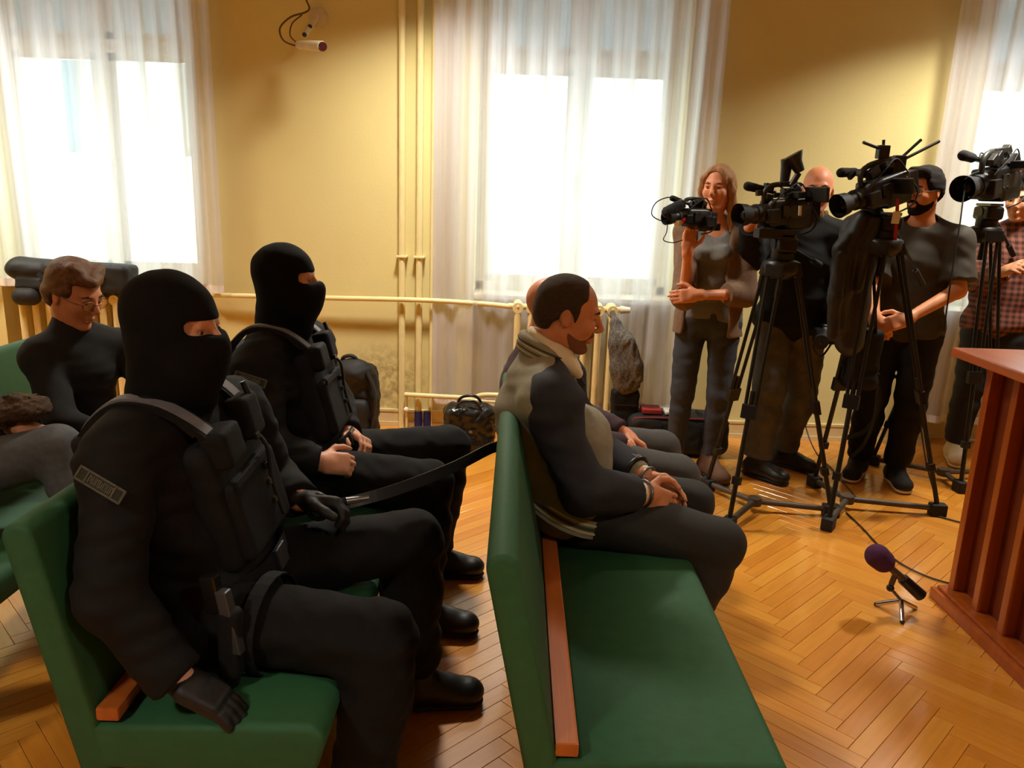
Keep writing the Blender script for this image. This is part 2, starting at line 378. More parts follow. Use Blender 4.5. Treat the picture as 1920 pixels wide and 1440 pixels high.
# ---- windows
def glass_material():
    m = bpy.data.materials.new('window_glass'); m.use_nodes = True; nt = m.node_tree; N = nt.nodes; L = nt.links
    for n in list(N):
        if n.type != 'OUTPUT_MATERIAL': N.remove(n)
    t = N.new('ShaderNodeBsdfTransparent'); g = N.new('ShaderNodeBsdfGlossy'); g.inputs['Roughness'].default_value = 0.02
    nz = N.new('ShaderNodeTexNoise'); nz.inputs['Scale'].default_value = 3; rp = N.new('ShaderNodeValToRGB'); rp.color_ramp.elements[0].color = (0.90, 0.95, 0.94, 1); rp.color_ramp.elements[1].color = (0.97, 1, 0.99, 1)
    L.new(nz.outputs['Fac'], rp.inputs['Fac']); L.new(rp.outputs[0], t.inputs['Color'])
    x = N.new('ShaderNodeMixShader'); x.inputs[0].default_value = 0.06; L.new(t.outputs[0], x.inputs[1]); L.new(g.outputs[0], x.inputs[2]); L.new(x.outputs[0], N['Material Output'].inputs[0])
    return m
M_glass = glass_material()
M_blind = mat('grey_white_blind', (214, 218, 220), 0.8, var=0.03)
_n = M_blind.node_tree; _t = _n.nodes.new('ShaderNodeBsdfTranslucent'); _t.inputs[0].default_value = (0.6, 0.63, 0.66, 1); _x = _n.nodes.new('ShaderNodeMixShader'); _x.inputs[0].default_value = 0.42
_n.links.new(_n.nodes['Principled BSDF'].outputs[0], _x.inputs[1]); _n.links.new(_t.outputs[0], _x.inputs[2]); _n.links.new(_x.outputs[0], _n.nodes['Material Output'].inputs[0])
M_frame = mat('white_window_frame', (232, 232, 226), 0.35, var=0.03)
for i, (x0, x1) in enumerate(WINDOWS):
    y0, y1 = WALL_Y + 0.27, WALL_Y + 0.34; mid = (x0 + x1) / 2; tr = 2.36
    f = MB().box(x0, x0 + 0.06, y0, y1, SILL, HEAD, 0.004).box(x1 - 0.06, x1, y0, y1, SILL, HEAD, 0.004).box(x0, x1, y0, y1, HEAD - 0.06, HEAD, 0.004).box(x0, x1, y0, y1, SILL, SILL + 0.06, 0.004)
    w = struct(f.build('window_%d' % (i + 1), M_frame))
    MB().box(x0 + 0.06, x1 - 0.06, y0 - 0.01, y1, tr - 0.04, tr + 0.04, 0.006).build('transom', M_frame, w)
    MB().box(mid - 0.035, mid + 0.035, y0 - 0.015, y1, SILL + 0.06, HEAD - 0.06, 0.006).build('mullion', M_frame, w)
    for (a0, a1) in ((x0 + 0.06, mid - 0.035), (mid + 0.035, x1 - 0.06)):
        for (z0, z1) in ((SILL + 0.06, tr - 0.04), (tr + 0.04, HEAD - 0.06)):
            sash = MB()
            for q in ((a0, a0 + 0.045, z0, z1), (a1 - 0.045, a1, z0, z1), (a0, a1, z0, z0 + 0.045), (a0, a1, z1 - 0.045, z1)): sash.box(q[0], q[1], y0 + 0.012, y1 - 0.012, q[2], q[3])
            sash.build('sash', M_frame, w)
            MB().box(a0 + 0.045, a1 - 0.045, y0 + 0.030, y0 + 0.034, z0 + 0.045, z1 - 0.045).build('pane', M_glass, w)
    MB().box(mid - 0.012, mid + 0.012, y0 - 0.04, y0 - 0.015, 1.55, 1.68, 0.005).build('handle', mat('brass', (150, 120, 60), 0.3, 0.9), w)
    sh = MB()
    sh.box(x0 + 0.02, x1 - 0.02, y1 + 0.02, y1 + 0.03, HEAD - 0.62, HEAD - 0.06); sh.tube([(x0 + 0.02, y1 + 0.025, HEAD - 0.625), (x1 - 0.02, y1 + 0.025, HEAD - 0.625)], 0.012, 8)
    sh.build('roller_blind', M_blind, w)
    MB().box(x0, x1, WALL_Y - 0.03, WALL_Y + 0.28, SILL - 0.03, SILL + 0.002, 0.006).build('sill', M_white, w)
# ---- sheer curtains
def sheer_material():
    m = bpy.data.materials.new('sheer_white_voile'); m.use_nodes = True; nt = m.node_tree; N = nt.nodes; L = nt.links
    for n in list(N):
        if n.type != 'OUTPUT_MATERIAL': N.remove(n)
    at = N.new('ShaderNodeAttribute'); at.attribute_name = 'gather'
    tc = N.new('ShaderNodeTexCoord'); mp = N.new('ShaderNodeMapping'); mp.inputs['Scale'].default_value = (30, 1, 1); L.new(tc.outputs['Object'], mp.inputs[0])
    nz = N.new('ShaderNodeTexNoise'); nz.inputs['Scale'].default_value = 1.0; nz.inputs['Detail'].default_value = 3; L.new(mp.outputs[0], nz.inputs[0])
    m1 = N.new('ShaderNodeMapRange'); m1.inputs[3].default_value = -0.08; m1.inputs[4].default_value = 0.08; L.new(nz.outputs['Fac'], m1.inputs[0])
    ad = N.new('ShaderNodeMath'); ad.operation = 'ADD'; ad.use_clamp = True; L.new(at.outputs['Fac'], ad.inputs[0]); L.new(m1.outputs[0], ad.inputs[1])
    t = N.new('ShaderNodeBsdfTransparent'); tl = N.new('ShaderNodeBsdfTranslucent'); d = N.new('ShaderNodeBsdfDiffuse')
    tl.inputs[0].default_value = (0.92, 0.90, 0.92, 1); d.inputs[0].default_value = (0.74, 0.75, 0.86, 1)
    a = N.new('ShaderNodeMixShader'); a.inputs[0].default_value = 0.42; L.new(tl.outputs[0], a.inputs[1]); L.new(d.outputs[0], a.inputs[2])
    x = N.new('ShaderNodeMixShader'); L.new(ad.outputs[0], x.inputs[0]); L.new(t.outputs[0], x.inputs[1]); L.new(a.outputs[0], x.inputs[2]); L.new(x.outputs[0], N['Material Output'].inputs[0])
    return m
M_sheer = sheer_material()
def curtain(x0, x1, z0, ytop, ybot, seed, label, nx=260, nz=28):
    rs = np.random.RandomState(seed); ph = rs.rand(6) * 6.28; V = []; G = []
    for j in range(nz + 1):
        t = j / nz; z = 2.96 + (z0 - 2.96) * t; yb = ytop + (ybot - ytop) * t
        for i in range(nx + 1):
            s = i / nx; x = x0 + (x1 - x0) * s; L_ = x1 - x0
            w1 = math.sin(2 * math.pi * s * L_ / 0.115 + ph[0] + 1.4 * math.sin(s * 9 + ph[1]) + 0.5 * t * math.sin(s * 14 + ph[2]))
            w2 = math.sin(2 * math.pi * s * L_ / 0.26 + ph[3] + 1.1 * math.sin(s * 5 + ph[4]))
            a1 = 0.018 * (1 - 0.45 * t); a2 = 0.012 + 0.022 * t
            V.append((x + 0.010 * math.cos(6 * w1) * 0.3, yb + a1 * w1 + a2 * w2 * 0.8, z))
            edge = max(0, 1 - s * L_ / 0.16) + max(0, 1 - (1 - s) * L_ / 0.18)
            G.append(min(0.97, 0.62 + 0.14 * (1 - t) + 0.19 * w1 * (1 - 0.35 * t) + 0.15 * w2 + 0.22 * edge))
    Fq = [(j * (nx + 1) + i, j * (nx + 1) + i + 1, (j + 1) * (nx + 1) + i + 1, (j + 1) * (nx + 1) + i) for j in range(nz) for i in range(nx)]
    me = bpy.data.meshes.new('sheer_fabric'); me.from_pydata(V, [], Fq); me.polygons.foreach_set('use_smooth', [True] * len(Fq))
    at = me.attributes.new('gather', 'FLOAT', 'POINT'); at.data.foreach_set('value', np.array(G, np.float32))
    th = thing('sheer_curtain', label, 'curtain', ((x0 + x1) / 2, ytop, z0), 'sheer curtains of the three windows')
    mesh_obj('fabric', me, M_sheer, th)
    MB().tube([(x0 - 0.08, ytop, 2.99), (x1 + 0.08, ytop, 2.99)], 0.012, 10).build('curtain_rod', M_white, th)
    for xb in (x0 - 0.04, x1 + 0.04): MB().box(xb - 0.01, xb + 0.01, ytop, WALL_Y, 2.98, 3.0).build('bracket', M_white, th)
    me2 = MB()
    hem = [V[nz * (nx + 1) + i] for i in range(nx + 1)]
    hv = []; hf = []
    for p in hem: hv += [(p[0], p[1] - 0.001, p[2]), (p[0], p[1] - 0.001, p[2] + 0.05)]
    for i in range(nx): hf.append((2 * i, 2 * i + 2, 2 * i + 3, 2 * i + 1))
    me2.add(hv, hf, True).build('hem', mat('hem_voile', (232, 224, 216), 0.9), th)
curtain(-3.52, -1.845, 0.86, 4.96, 5.0, 3, 'sheer white curtain hanging to the sill above the man in the black turtleneck')
curtain(-0.52, 1.185, 0.17, 4.94, 5.02, 5, 'long sheer white curtain over the middle window behind the two seated men')
curtain(2.50, 4.25, 0.17, 4.96, 5.02, 8, 'sheer white curtain at the right edge behind the rightmost cameraman')
# ---- building across the street, pale in the daylight
fac = thing('building', 'pale plastered house across the street seen through the left window', 'building', (-3, 16, 0))
M_fac = mat('pale_render', (228, 222, 205), 0.9, var=0.06)
fb = MB(); xs0 = -12
arch = [x for x in (-10.8 + 2.4 * k for k in range(9)) if not -1.4 < x < 4.2]
fb.box(-13, 12, 16.0, 17, -4, 2.0); fb.box(-13, 12, 16.0, 17, 4.8, 9)
e = -13
for cx in arch: fb.box(e, cx - 0.55, 16.0, 17, 2.0, 4.8); e = cx + 0.55
fb.box(e, 12, 16.0, 17, 2.0, 4.8); fb.build('facade', M_fac, fac)
M_dark = mat('far_glass', (120, 140, 145), 0.1)
for cx in arch:
    MB().box(cx - 0.55, cx + 0.55, 16.25, 16.3, 2.0, 4.8).build('window', M_dark, fac)
    ar = MB()
    for k in range(12):
        a0, a1 = math.pi * k / 12, math.pi * (k + 1) / 12
        p = [(cx + r * math.cos(a), y, 4.2 + r * math.sin(a)) for y in (15.85, 16.05) for r in (0.55, 0.75) for a in (a0, a1)]
        ar.add(p, [(0, 1, 3, 2), (4, 6, 7, 5), (0, 4, 5, 1), (2, 3, 7, 6), (0, 2, 6, 4), (1, 5, 7, 3)])
    ar.build('window_arch', M_fac, fac)
MB().box(-13, 12, 15.7, 16.05, 5.0, 5.3).build('cornice', M_fac, fac)
# ---- heating pipes
hp = thing('heating_pipes', 'cream painted heating pipes running up and along the yellow wall', 'pipe', (-0.7, 5.03, 0))
MB().tube([(-0.725, 5.045, 0.0), (-0.725, 5.045, RZ)], 0.021, 14).build('riser_pipe', M_pipe, hp)
MB().tube([(-0.615, 5.045, 0.0), (-0.615, 5.045, RZ)], 0.021, 14).build('riser_pipe', M_pipe, hp)
MB().tube([(-0.535, 5.05, 0.0), (-0.535, 5.05, RZ)], 0.012, 12).build('thin_riser', M_pipe, hp)
MB().tube(curve_pts([(-1.99, 5.02, 0.842), (-1.2, 5.0, 0.852), (-0.6, 4.995, 0.860), (-0.2, 4.985, 0.852), (0.02, 4.93, 0.845)], 20), 0.016, 12).build('upper_branch_pipe', M_pipe, hp)
MB().tube(curve_pts([(-0.70, 5.0, 0.235), (-0.4, 4.99, 0.232), (-0.26, 4.98, 0.235), (-0.18, 4.96, 0.262), (-0.05, 4.95, 0.262), (0.0, 4.94, 0.22)], 30), 0.016, 12).build('lower_branch_pipe', M_pipe, hp)
MB().tube([(-0.33, 4.97, 0.225), (0.0, 4.95, 0.215)], 0.013, 10).build('lower_branch_pipe', M_pipe, hp)
for z, xx in ((1.12, -0.725), (1.12, -0.615)):
    MB().box(xx - 0.035, xx + 0.035, 5.015, 5.08, z, z + 0.012, 0.003).build('pipe_clamp', M_pipe, hp)
for xx in (-0.615, -0.555): MB().tube([(xx, 5.04, 0.0), (xx, 5.04, 0.115)], [0.026, 0.024], 14).build('floor_collar', mat('blue_plastic_collar', (30, 32, 92), 0.35), hp)
MB().sphere((-0.69, 5.01, 0.13), 0.018, 12).build('drain_valve', M_white, hp)
MB().tube([(-0.69, 5.02, 0.0), (-0.69, 5.02, 0.235)], 0.009, 10).build('drain_pipe', M_pipe, hp)
# ---- cast-iron radiators, one object for every column
def radiator(x0, n, z0, z1, y, label, sp=0.083):
    t = thing('column_radiator', label, 'radiator', (x0, y, 0), 'cast iron radiators under the windows')
    s = MB(); hw = 0.024
    for dy in (-0.055, 0.0, 0.055):
        s.tube([(0, dy, z0 + 0.04), (0, dy, z1 - 0.04)], [0.021, 0.021], 12)
    s.tube([(0, -0.075, z1 - 0.04), (0, 0.075, z1 - 0.04)], 0.033, 12); s.tube([(0, -0.075, z0 + 0.04), (0, 0.075, z0 + 0.04)], 0.033, 12)
    s.sphere((0, 0, z1 - 0.032), (0.030, 0.082, 0.034), 14); s.sphere((0, 0, z0 + 0.032), (0.030, 0.082, 0.034), 14)
    first = s.build('radiator_column', M_cream, t); me = first.data
    for k in range(n):
        o = first if k == 0 else bpy.data.objects.new('radiator_column', me)
        if k: col.objects.link(o); o.parent = t
        o.location = (k * sp, 0, 0)
    MB().tube([(x0 - 0.06, y, z1 - 0.04), (x0 + n * sp - 0.02, y, z1 - 0.04)], 0.019, 10).build('top_header', M_cream, t)
    MB().tube([(x0 - 0.06, y, z0 + 0.04), (x0 + n * sp - 0.02, y, z0 + 0.04)], 0.019, 10).build('bottom_header', M_cream, t)
    for xx in (x0 + 0.04, x0 + (n - 1.5) * sp): MB().box(xx - 0.012, xx + 0.012, y + 0.02, y + 0.09, 0.0, z0 + 0.03).build('foot', M_cream, t)
    MB().tube([(x0 + n * sp - 0.03, y, z1 - 0.04), (x0 + n * sp + 0.03, y, z1 - 0.04)], [0.026, 0.018], 12).build('end_plug', M_white, t)
radiator(0.02, 8, 0.16, 0.90, 4.865, 'cream cast iron radiator behind the two seated men under the middle window')
radiator(-3.05, 10, 0.12, 0.855, 4.90, 'cream cast iron radiator behind the man in the black turtleneck')
# ---- security camera
sc = thing('security_camera', 'small white bullet camera with looped cable high on the yellow wall', 'camera', tuple(P(590, 30, 5.05)))
M_cctv = mat('white_plastic', (205, 190, 160), 0.4)
M_blk = mat('black_plastic', (16, 16, 17), 0.35, var=0.1)
c0 = P(597, 32, WALL_Y)
MB().tube([(c0[0], WALL_Y, c0[2]), (c0[0], WALL_Y - 0.035, c0[2])], [0.055, 0.05], 20).build('wall_box', M_cctv, sc)
a0 = P(583, 47, 4.99); a1 = P(572, 66, 4.93); a2 = P(566, 84, 4.86)
MB().tube([(c0[0], WALL_Y - 0.03, c0[2]), a0, a1], [0.018, 0.018, 0.016], 10).build('arm', M_cctv, sc)
MB().sphere(P(581, 50, 4.965), 0.014, 10).build('joint', M_blk, sc); MB().sphere(P(571, 65, 4.915), 0.014, 10).build('joint', M_blk, sc)
h0 = P(560, 84, 4.88); h1 = P(604, 87, 4.70)
MB().tube([h0, h0 + (h1 - h0) * 0.5, h1], [0.022, 0.028, 0.029], 16).build('housing', M_cctv, sc)
MB().tube([h1, h1 + nrm(h1 - h0) * 0.012], [0.025, 0.024], 16).build('lens', mat('dark_lens', (60, 24, 26), 0.1), sc)
MB().tube(curve_pts([P(574, 0, 5.05), P(580, 16, 5.04), P(570, 24, 5.0), P(545, 32, 4.95), P(525, 52, 4.92), P(530, 74, 4.9), P(548, 84, 4.88), P(562, 85, 4.88)], 40), 0.0055, 8).build('cable', mat('brown_cable', (96, 66, 30), 0.5), sc)
MB().tube(curve_pts([P(566, 28, 5.0), P(548, 44, 4.96), P(544, 66, 4.93), P(556, 80, 4.9)], 20), 0.004, 8).build('cable', MATS['brown_cable'], sc)
# ---- pendant lamps above the frame by the window wall; rear pair added as fill
M_opal = bpy.data.materials.new('opal_lamp_glass'); M_opal.use_nodes = True
_e = M_opal.node_tree.nodes['Principled BSDF']; _e.inputs['Base Color'].default_value = (0.9, 0.85, 0.75, 1); _e.inputs['Emission Color'].default_value = (*LAMP_COL, 1); _e.inputs['Emission Strength'].default_value = 2.5
for k, (lx, ly) in enumerate(((-3.5, 4.12), (-0.42, 4.12), (2.66, 4.12), (-1.9, -0.4), (1.6, -0.4))):
    zt = 2.95
    t = thing('pendant_lamp', ('pendant lamp with opal disc hanging near the window wall, %s of the three' % ('left', 'middle', 'right')[k]) if k < 3 else 'added fill lamp with opal disc over the back of the room, %s of the pair' % ('left', 'right')[k - 3], 'lamp', (lx, ly, RZ), 'pendant lamps of the room')
    MB().tube([(lx, ly, RZ), (lx, ly, RZ - 0.05)], 0.06, 20).build('canopy', M_white, t)
    MB().tube([(lx, ly, RZ - 0.05), (lx, ly, zt + 0.15)], 0.010, 10).build('stem', M_white, t)
    MB().tube([(lx, ly, zt + 0.15), (lx, ly, zt + 0.10), (lx, ly, zt)], [0.04, 0.10, 0.22], 32).build('shade', M_white, t)
    MB().tube([(lx, ly, zt), (lx, ly, zt - 0.02)], [0.215, 0.20], 32).build('diffuser', M_opal, t)
    l = bpy.data.lights.new('lamp_light', 'AREA'); l.shape = 'DISK'; l.size = 0.36; l.energy = LAMP_WATT if k < 3 else LAMP_WATT * 0.75; l.color = LAMP_COL; l.spread = math.radians(132)
    o = bpy.data.objects.new('lamp_light', l); col.objects.link(o); o.parent = t; o.location = (0, 0, zt - 0.03 - RZ)
# ================================================================ benches
M_green = mat('green_upholstery', (34, 84, 48), 0.7, var=0.08, scale=30, bump=0.12, bscale=500)
M_rail = wood('orange_beech', (158, 80, 28), (178, 96, 38), 0.35, axis=1)
BY0, BY1 = 1.36, 3.12
def bench(dx, label, y0=BY0, y1=BY1):
    t = thing('bench', label, 'bench', (dx, (y0 + y1) / 2, 0), 'green upholstered court benches')
    # reclined backrest with a rounded top, seat pad with rounded edges
    def prism(prof, b=0.012):
        bm = bmesh.new(); n = len(prof)
        v0 = [bm.verts.new((dx + x, y0, z)) for x, z in prof]; v1 = [bm.verts.new((dx + x, y1, z)) for x, z in prof]
        bm.faces.new(v0); bm.faces.new(v1[::-1])
        for i in range(n): bm.faces.new((v0[i], v1[i], v1[(i + 1) % n], v0[(i + 1) % n]))
        bmesh.ops.recalc_face_normals(bm, faces=bm.faces[:])
        ends = [e for e in bm.edges if abs(e.verts[0].co.y - e.verts[1].co.y) < 1e-6]
        bmesh.ops.bevel(bm, geom=ends, offset=b, segments=3, affect='EDGES', profile=0.5)
        for f in bm.faces: f.smooth = True
        m = MB(); m.bm(bm, None, True); return m
    # back profile
    x_t, z_t, x_b, z_b, r = -0.005, 0.855, 0.115, 0.30, 0.032
    d = nrm((x_b - x_t, z_b - z_t)); nn = np.array([d[1], -d[0]])   # nn points to -X side
    if nn[0] > 0: nn = -nn
    c = np.array([x_t, z_t]); prof = []
    for k in range(13):
        a = math.pi * k / 12; prof.append(tuple(c + r * (nn * math.cos(a) - d * math.sin(a))))
    e = np.array([x_b, z_b]); prof += [tuple(e - nn * r), tuple(e + nn * r * 1.25)]
    prism(prof).build('backrest', M_green, t)
    sp = []
    def arc(cx, cz, r, a0, a1):
        for k in range(6):
            a = math.radians(a0 + (a1 - a0) * k / 5); sp.append((cx + r * math.cos(a), cz + r * math.sin(a)))
    arc(0.555, 0.415, 0.035, 90, 0); arc(0.545, 0.365, 0.03, 0, -90); sp.extend([(0.115, 0.335), (0.10, 0.44)])
    prism(sp).build('seat_pad', M_green, t)
    q0, q1 = 0.112, 0.160
    MB().box(dx + q0, dx + q1, y0 + 0.006, y1 - 0.006, 0.448, 0.478, 0.005).build('seat_rail', M_rail, t)
    dark = mat('dark_stained_beech', (74, 40, 20), 0.4)
    for yy in (y0 + 0.14, y1 - 0.18):
        MB().box(dx + 0.10, dx + 0.16, yy, yy + 0.05, 0, 0.33, 0.004).build('leg', dark, t)
        MB().box(dx + 0.44, dx + 0.50, yy, yy + 0.05, 0, 0.335, 0.004).build('leg', dark, t)
        MB().box(dx + 0.12, dx + 0.48, yy + 0.01, yy + 0.04, 0.27, 0.335).build('side_rail', dark, t)
    return t
bench(0.0, 'green bench in front with orange wooden seat rail, two men sitting on it')
bench(-0.955, 'green bench under the two masked guards', 1.42, 3.3)
bench(-2.02, 'green bench at the left edge under the man in the black turtleneck', 1.2, 3.3)
# ================================================================ lectern
M_lec = wood('red_cherry_veneer', (148, 70, 20), (166, 84, 26), 0.3, axis=2, coat=0.3)
M_lec_x = wood('red_cherry_top', (176, 88, 44), (188, 102, 54), 0.3, axis=1, coat=0.4)
lt = thing('lectern', 'red-brown wooden lectern with upright fins and a flat top at right', 'lectern', (1.95, 2.55, 0))
LX, LY1, LY0 = 1.79, 2.93, 1.95
MB().box(LX - 0.055, 2.45, LY0 - 0.05, LY1 + 0.02, 0.0, 0.045, 0.006).build('plinth', M_lec, lt)
MB().box(LX - 0.035, 2.43, LY0 - 0.03, LY1 + 0.005, 0.045, 0.06, 0.004).build('plinth_moulding', M_lec, lt)
MB().box(LX + 0.045, 2.40, LY0, LY1 - 0.02, 0.06, 0.985).build('carcass', mat('dark_cherry', (104, 40, 12), 0.4), lt)
yy = LY1 - 0.045
while yy > LY0:
    MB().box(LX, LX + 0.07, yy, yy + 0.035, 0.06, 0.985, 0.003).build('fin', M_lec, lt); yy -= 0.165
MB().box(LX + 0.05, LX + 0.085, LY1 - 0.03, LY1, 0.06, 0.985).build('corner_post', M_lec, lt)
MB().box(LX - 0.02, 2.44, LY0 - 0.05, LY1 + 0.02, 0.965, 0.99, 0.004).build('top_moulding', M_lec, lt)
MB().box(LX - 0.10, 2.50, LY0 - 0.10, LY1 + 0.075, 0.99, 1.025, 0.006).build('top', M_lec_x, lt)
# ================================================================ people
M_skin = mat('skin', (210, 148, 110), 0.5, var=0.07, scale=18, spec=0.35)
M_skin_pale = mat('skin_pale', (216, 154, 122), 0.5, var=0.07, scale=18, spec=0.35)
M_skin_red = mat('skin_ruddy', (212, 140, 102), 0.5, var=0.08, scale=18, spec=0.35)
M_skin_tan = mat('skin_tanned', (206, 138, 96), 0.5, var=0.07, scale=18, spec=0.35)
def eye_material():
    m = bpy.data.materials.new('eye'); m.use_nodes = True; nt = m.node_tree; N = nt.nodes; L = nt.links; b = N['Principled BSDF']; b.inputs['Roughness'].default_value = 0.15
    tc = N.new('ShaderNodeTexCoord'); sp = N.new('ShaderNodeSeparateXYZ'); L.new(tc.outputs['Object'], sp.inputs[0])
    r = N.new('ShaderNodeValToRGB'); r.color_ramp.interpolation = 'CONSTANT'; e = r.color_ramp.elements
    e[0].color = (0.42, 0.36, 0.32, 1); e[1].position = 0.80; e[1].color = (0.08, 0.05, 0.03, 1); q = e.new(0.96); q.color = (0.005, 0.005, 0.005, 1)
    L.new(sp.outputs[0], r.inputs['Fac']); L.new(r.outputs[0], b.inputs['Base Color']); return m
M_eye = eye_material()
UP = np.array([0, 0, 1.0])
def frame(f, pitch=0.0, roll=0.0):
    """rows: forward, left, up; pitch > 0 looks down"""
    f = nrm((f[0], f[1], 0)); l = np.cross(UP, f); p = math.radians(pitch)
    f2 = f * math.cos(p) - UP * math.sin(p); u2 = np.cross(f2, l); r = math.radians(roll)
    l2 = l * math.cos(r) + u2 * math.sin(r); u3 = np.cross(f2, l2)
    return np.array([f2, l2, u3])
def at(c, R, x, y, z, s=1.0): return np.array(c) + s * (x * R[0] + y * R[1] + z * R[2])
def head_soft(S, c, R, s=1.0, inf=0.0, face=True, jaw=1.0):
    q = lambda x, y, z: at(c, R, x, y, z, s); i = inf
    E = lambda p, r, k=0.02, **kw: S.ell(q(*p), np.array(r) * s + i, R, k * s, **kw)
    E((-0.014, 0, 0.034), (0.098, 0.076, 0.086)); E((0.024, 0, -0.03), (0.068, 0.063, 0.082 * jaw), 0.03)
    S.caps(q(-0.01, 0.045, -0.055), q(0.055, 0.018, -0.098), 0.022 * s + i, 0.017 * s + i, 0.02); S.caps(q(-0.01, -0.045, -0.055), q(0.055, -0.018, -0.098), 0.022 * s + i, 0.017 * s + i, 0.02)
    E((0.071, 0, -0.100), (0.019, 0.022, 0.016), 0.015)
    if not face: return
    S.caps(q(0.078, 0.030, 0.026), q(0.078, -0.030, 0.026), 0.013 * s, 0.013 * s, 0.015)
    for y in (-1, 1):
        E((0.098, 0.031 * y, 0.004), (0.015, 0.016, 0.011), 0.012, sub=True)
        E((0.064, 0.038 * y, -0.022), (0.024, 0.024, 0.022), 0.02)
        E((0.083, 0.031 * y, 0.013), (0.010, 0.017, 0.005), 0.006); E((0.080, 0.031 * y, -0.007), (0.010, 0.016, 0.004), 0.006)
        S.ell(q(-0.008, 0.076 * y, -0.006), (0.019 * s, 0.008 * s, 0.031 * s), frame_tilt(R, y), 0.006)
        E((-0.006, 0.084 * y, -0.004), (0.010, 0.005, 0.018), 0.004, sub=True)
    S.caps(q(0.088, 0, 0.018), q(0.114, 0, -0.022), 0.0080 * s, 0.0115 * s, 0.012)
    for y in (-1, 1): E((0.103, 0.011 * y, -0.031), (0.010, 0.007, 0.007), 0.006)
    E((0.092, 0, -0.0585), (0.010, 0.023, 0.0055), 0.006); E((0.089, 0, -0.0705), (0.011, 0.020, 0.0065), 0.006)
    S.box(q(0.104, 0, -0.0645), np.array((0.010, 0.022, 0.0012)) * s, R, 0.001, 0.003, sub=True)
def frame_tilt(R, y):
    a = 0.35 * y; b = 0.22
    f = R[0] * math.cos(a) + R[1] * math.sin(a) * 1.0; u = nrm(R[2] * math.cos(b) - R[0] * math.sin(b)); f = nrm(f - u * (f @ u)); return np.array([f, np.cross(u, f), u])
def hand_soft(S, w, d, n, thumb, curl=0.35, s=1.0, spread=0.0, inf=0.0, tcurl=0.4):
    """five fingered hand: wrist, direction, palm normal, thumb side"""
    d = nrm(d); n = np.array(n, float); n = nrm(n - d * (n @ d)); t = np.cross(d, n); t = t if t @ np.array(thumb, float) > 0 else -t
    w = np.array(w, float); R = np.array([d, t, n])
    S.caps(w - d * 0.02, w + d * 0.03 * s, 0.025 * s + inf, 0.026 * s + inf, 0.02, lat=t, sq=1.2)
    S.box(w + d * 0.054 * s, np.array((0.046, 0.041, 0.015)) * s + inf, R, 0.014 * s, 0.012)
    for i, (o, L_) in enumerate(((0.031, 0.070), (0.0105, 0.078), (-0.0105, 0.072), (-0.030, 0.058))):
        p = w + s * (d * (0.092 - 0.004 * abs(i - 1)) + t * o); ang = 0; sp = t * spread * (1.5 - i) * 0.25
        for fr, m, r0, r1 in ((0.44, 0.8, 0.0094, 0.0088), (0.31, 1.7, 0.0088, 0.0080), (0.25, 2.4, 0.0080, 0.0070)):
            a = curl * m; q = p + nrm(d * math.cos(a) + n * math.sin(a) + sp) * L_ * fr * s; S.caps(p, q, r0 * s + inf, r1 * s + inf, 0.004); p = q
    p = w + s * (d * 0.020 + t * 0.028 + n * 0.004)
    for v, L_, r0, r1 in ((d * 0.6 + t * 0.75 + n * 0.25, 0.045, 0.014, 0.0115), (d * 0.9 + t * 0.25 + n * tcurl, 0.034, 0.0115, 0.0105), (d * 0.95 - t * 0.05 + n * tcurl, 0.026, 0.0102, 0.0085)):
        q = p + nrm(v) * L_ * s; S.caps(p, q, r0 * s + inf, r1 * s + inf, 0.006); p = q
def torso_soft(S, J, t=0.0, w=1.0, belly=0.0, k=0.04, low=True):
    l = J['l']; P0, M, C, N = J['pelvis'], J['mid'], J['chest'], J['neck']
    if low: S.caps(J['hip_r'], J['hip_l'], 0.092 * w + t, 0.092 * w + t, k)
    S.caps(P0, M, 0.103 * w + t, 0.098 * w + t + belly, k, lat=l, sq=1.32); S.caps(M, C, 0.098 * w + t + belly, 0.106 * w + t, k, lat=l, sq=1.38)
    S.caps(C, C + (N - C) * 0.55, 0.106 * w + t, 0.080 * w + t, k, lat=l, sq=1.45)
    S.caps(J['sh_r'], J['sh_l'], 0.058 * w + t, 0.058 * w + t, k)
    for q in ('sh_r', 'sh_l'): S.caps(N + (J['head'] - N) * 0.12, J[q] + UP * 0.004, 0.046 * w + t * 0.6, 0.048 * w + t, k)
def arm_soft(S, J, sd, t=0.0, w=1.0, upto=1.0, k=0.02, loose=0.0, flat=True):
    a, e, h = J['sh_' + sd], J['el_' + sd], J['wr_' + sd]
    if upto <= 0.5:
        S.caps(a, a + (e - a) * upto * 2, 0.056 * w + t, 0.050 * w + t + loose, k, flat=flat); return
    S.caps(a, e, 0.056 * w + t, 0.044 * w + t + loose * 0.6, k); S.caps(e, e + (h - e) * (upto - 0.5) * 2, 0.044 * w + t + loose * 0.6, 0.030 * w + t + loose, k, flat=flat)
def leg_soft(S, J, sd, t=0.0, w=1.0, k=0.025, loose=0.0, hem=1.0, flat=True, th=0.090):
    a, e, h = J['hip_' + sd], J['kn_' + sd], J['an_' + sd]
    S.caps(a, e, th * w + t, 0.062 * w + t + loose * 0.4, k); h2 = e + (h - e) * hem
    bk = e + (h - e) * 0.3
    S.caps(e, bk, 0.060 * w + t + loose * 0.4, 0.056 * w + t + loose * 0.7, k); S.caps(bk, h2, 0.056 * w + t + loose * 0.7, 0.042 * w + t + loose, k, flat=flat)
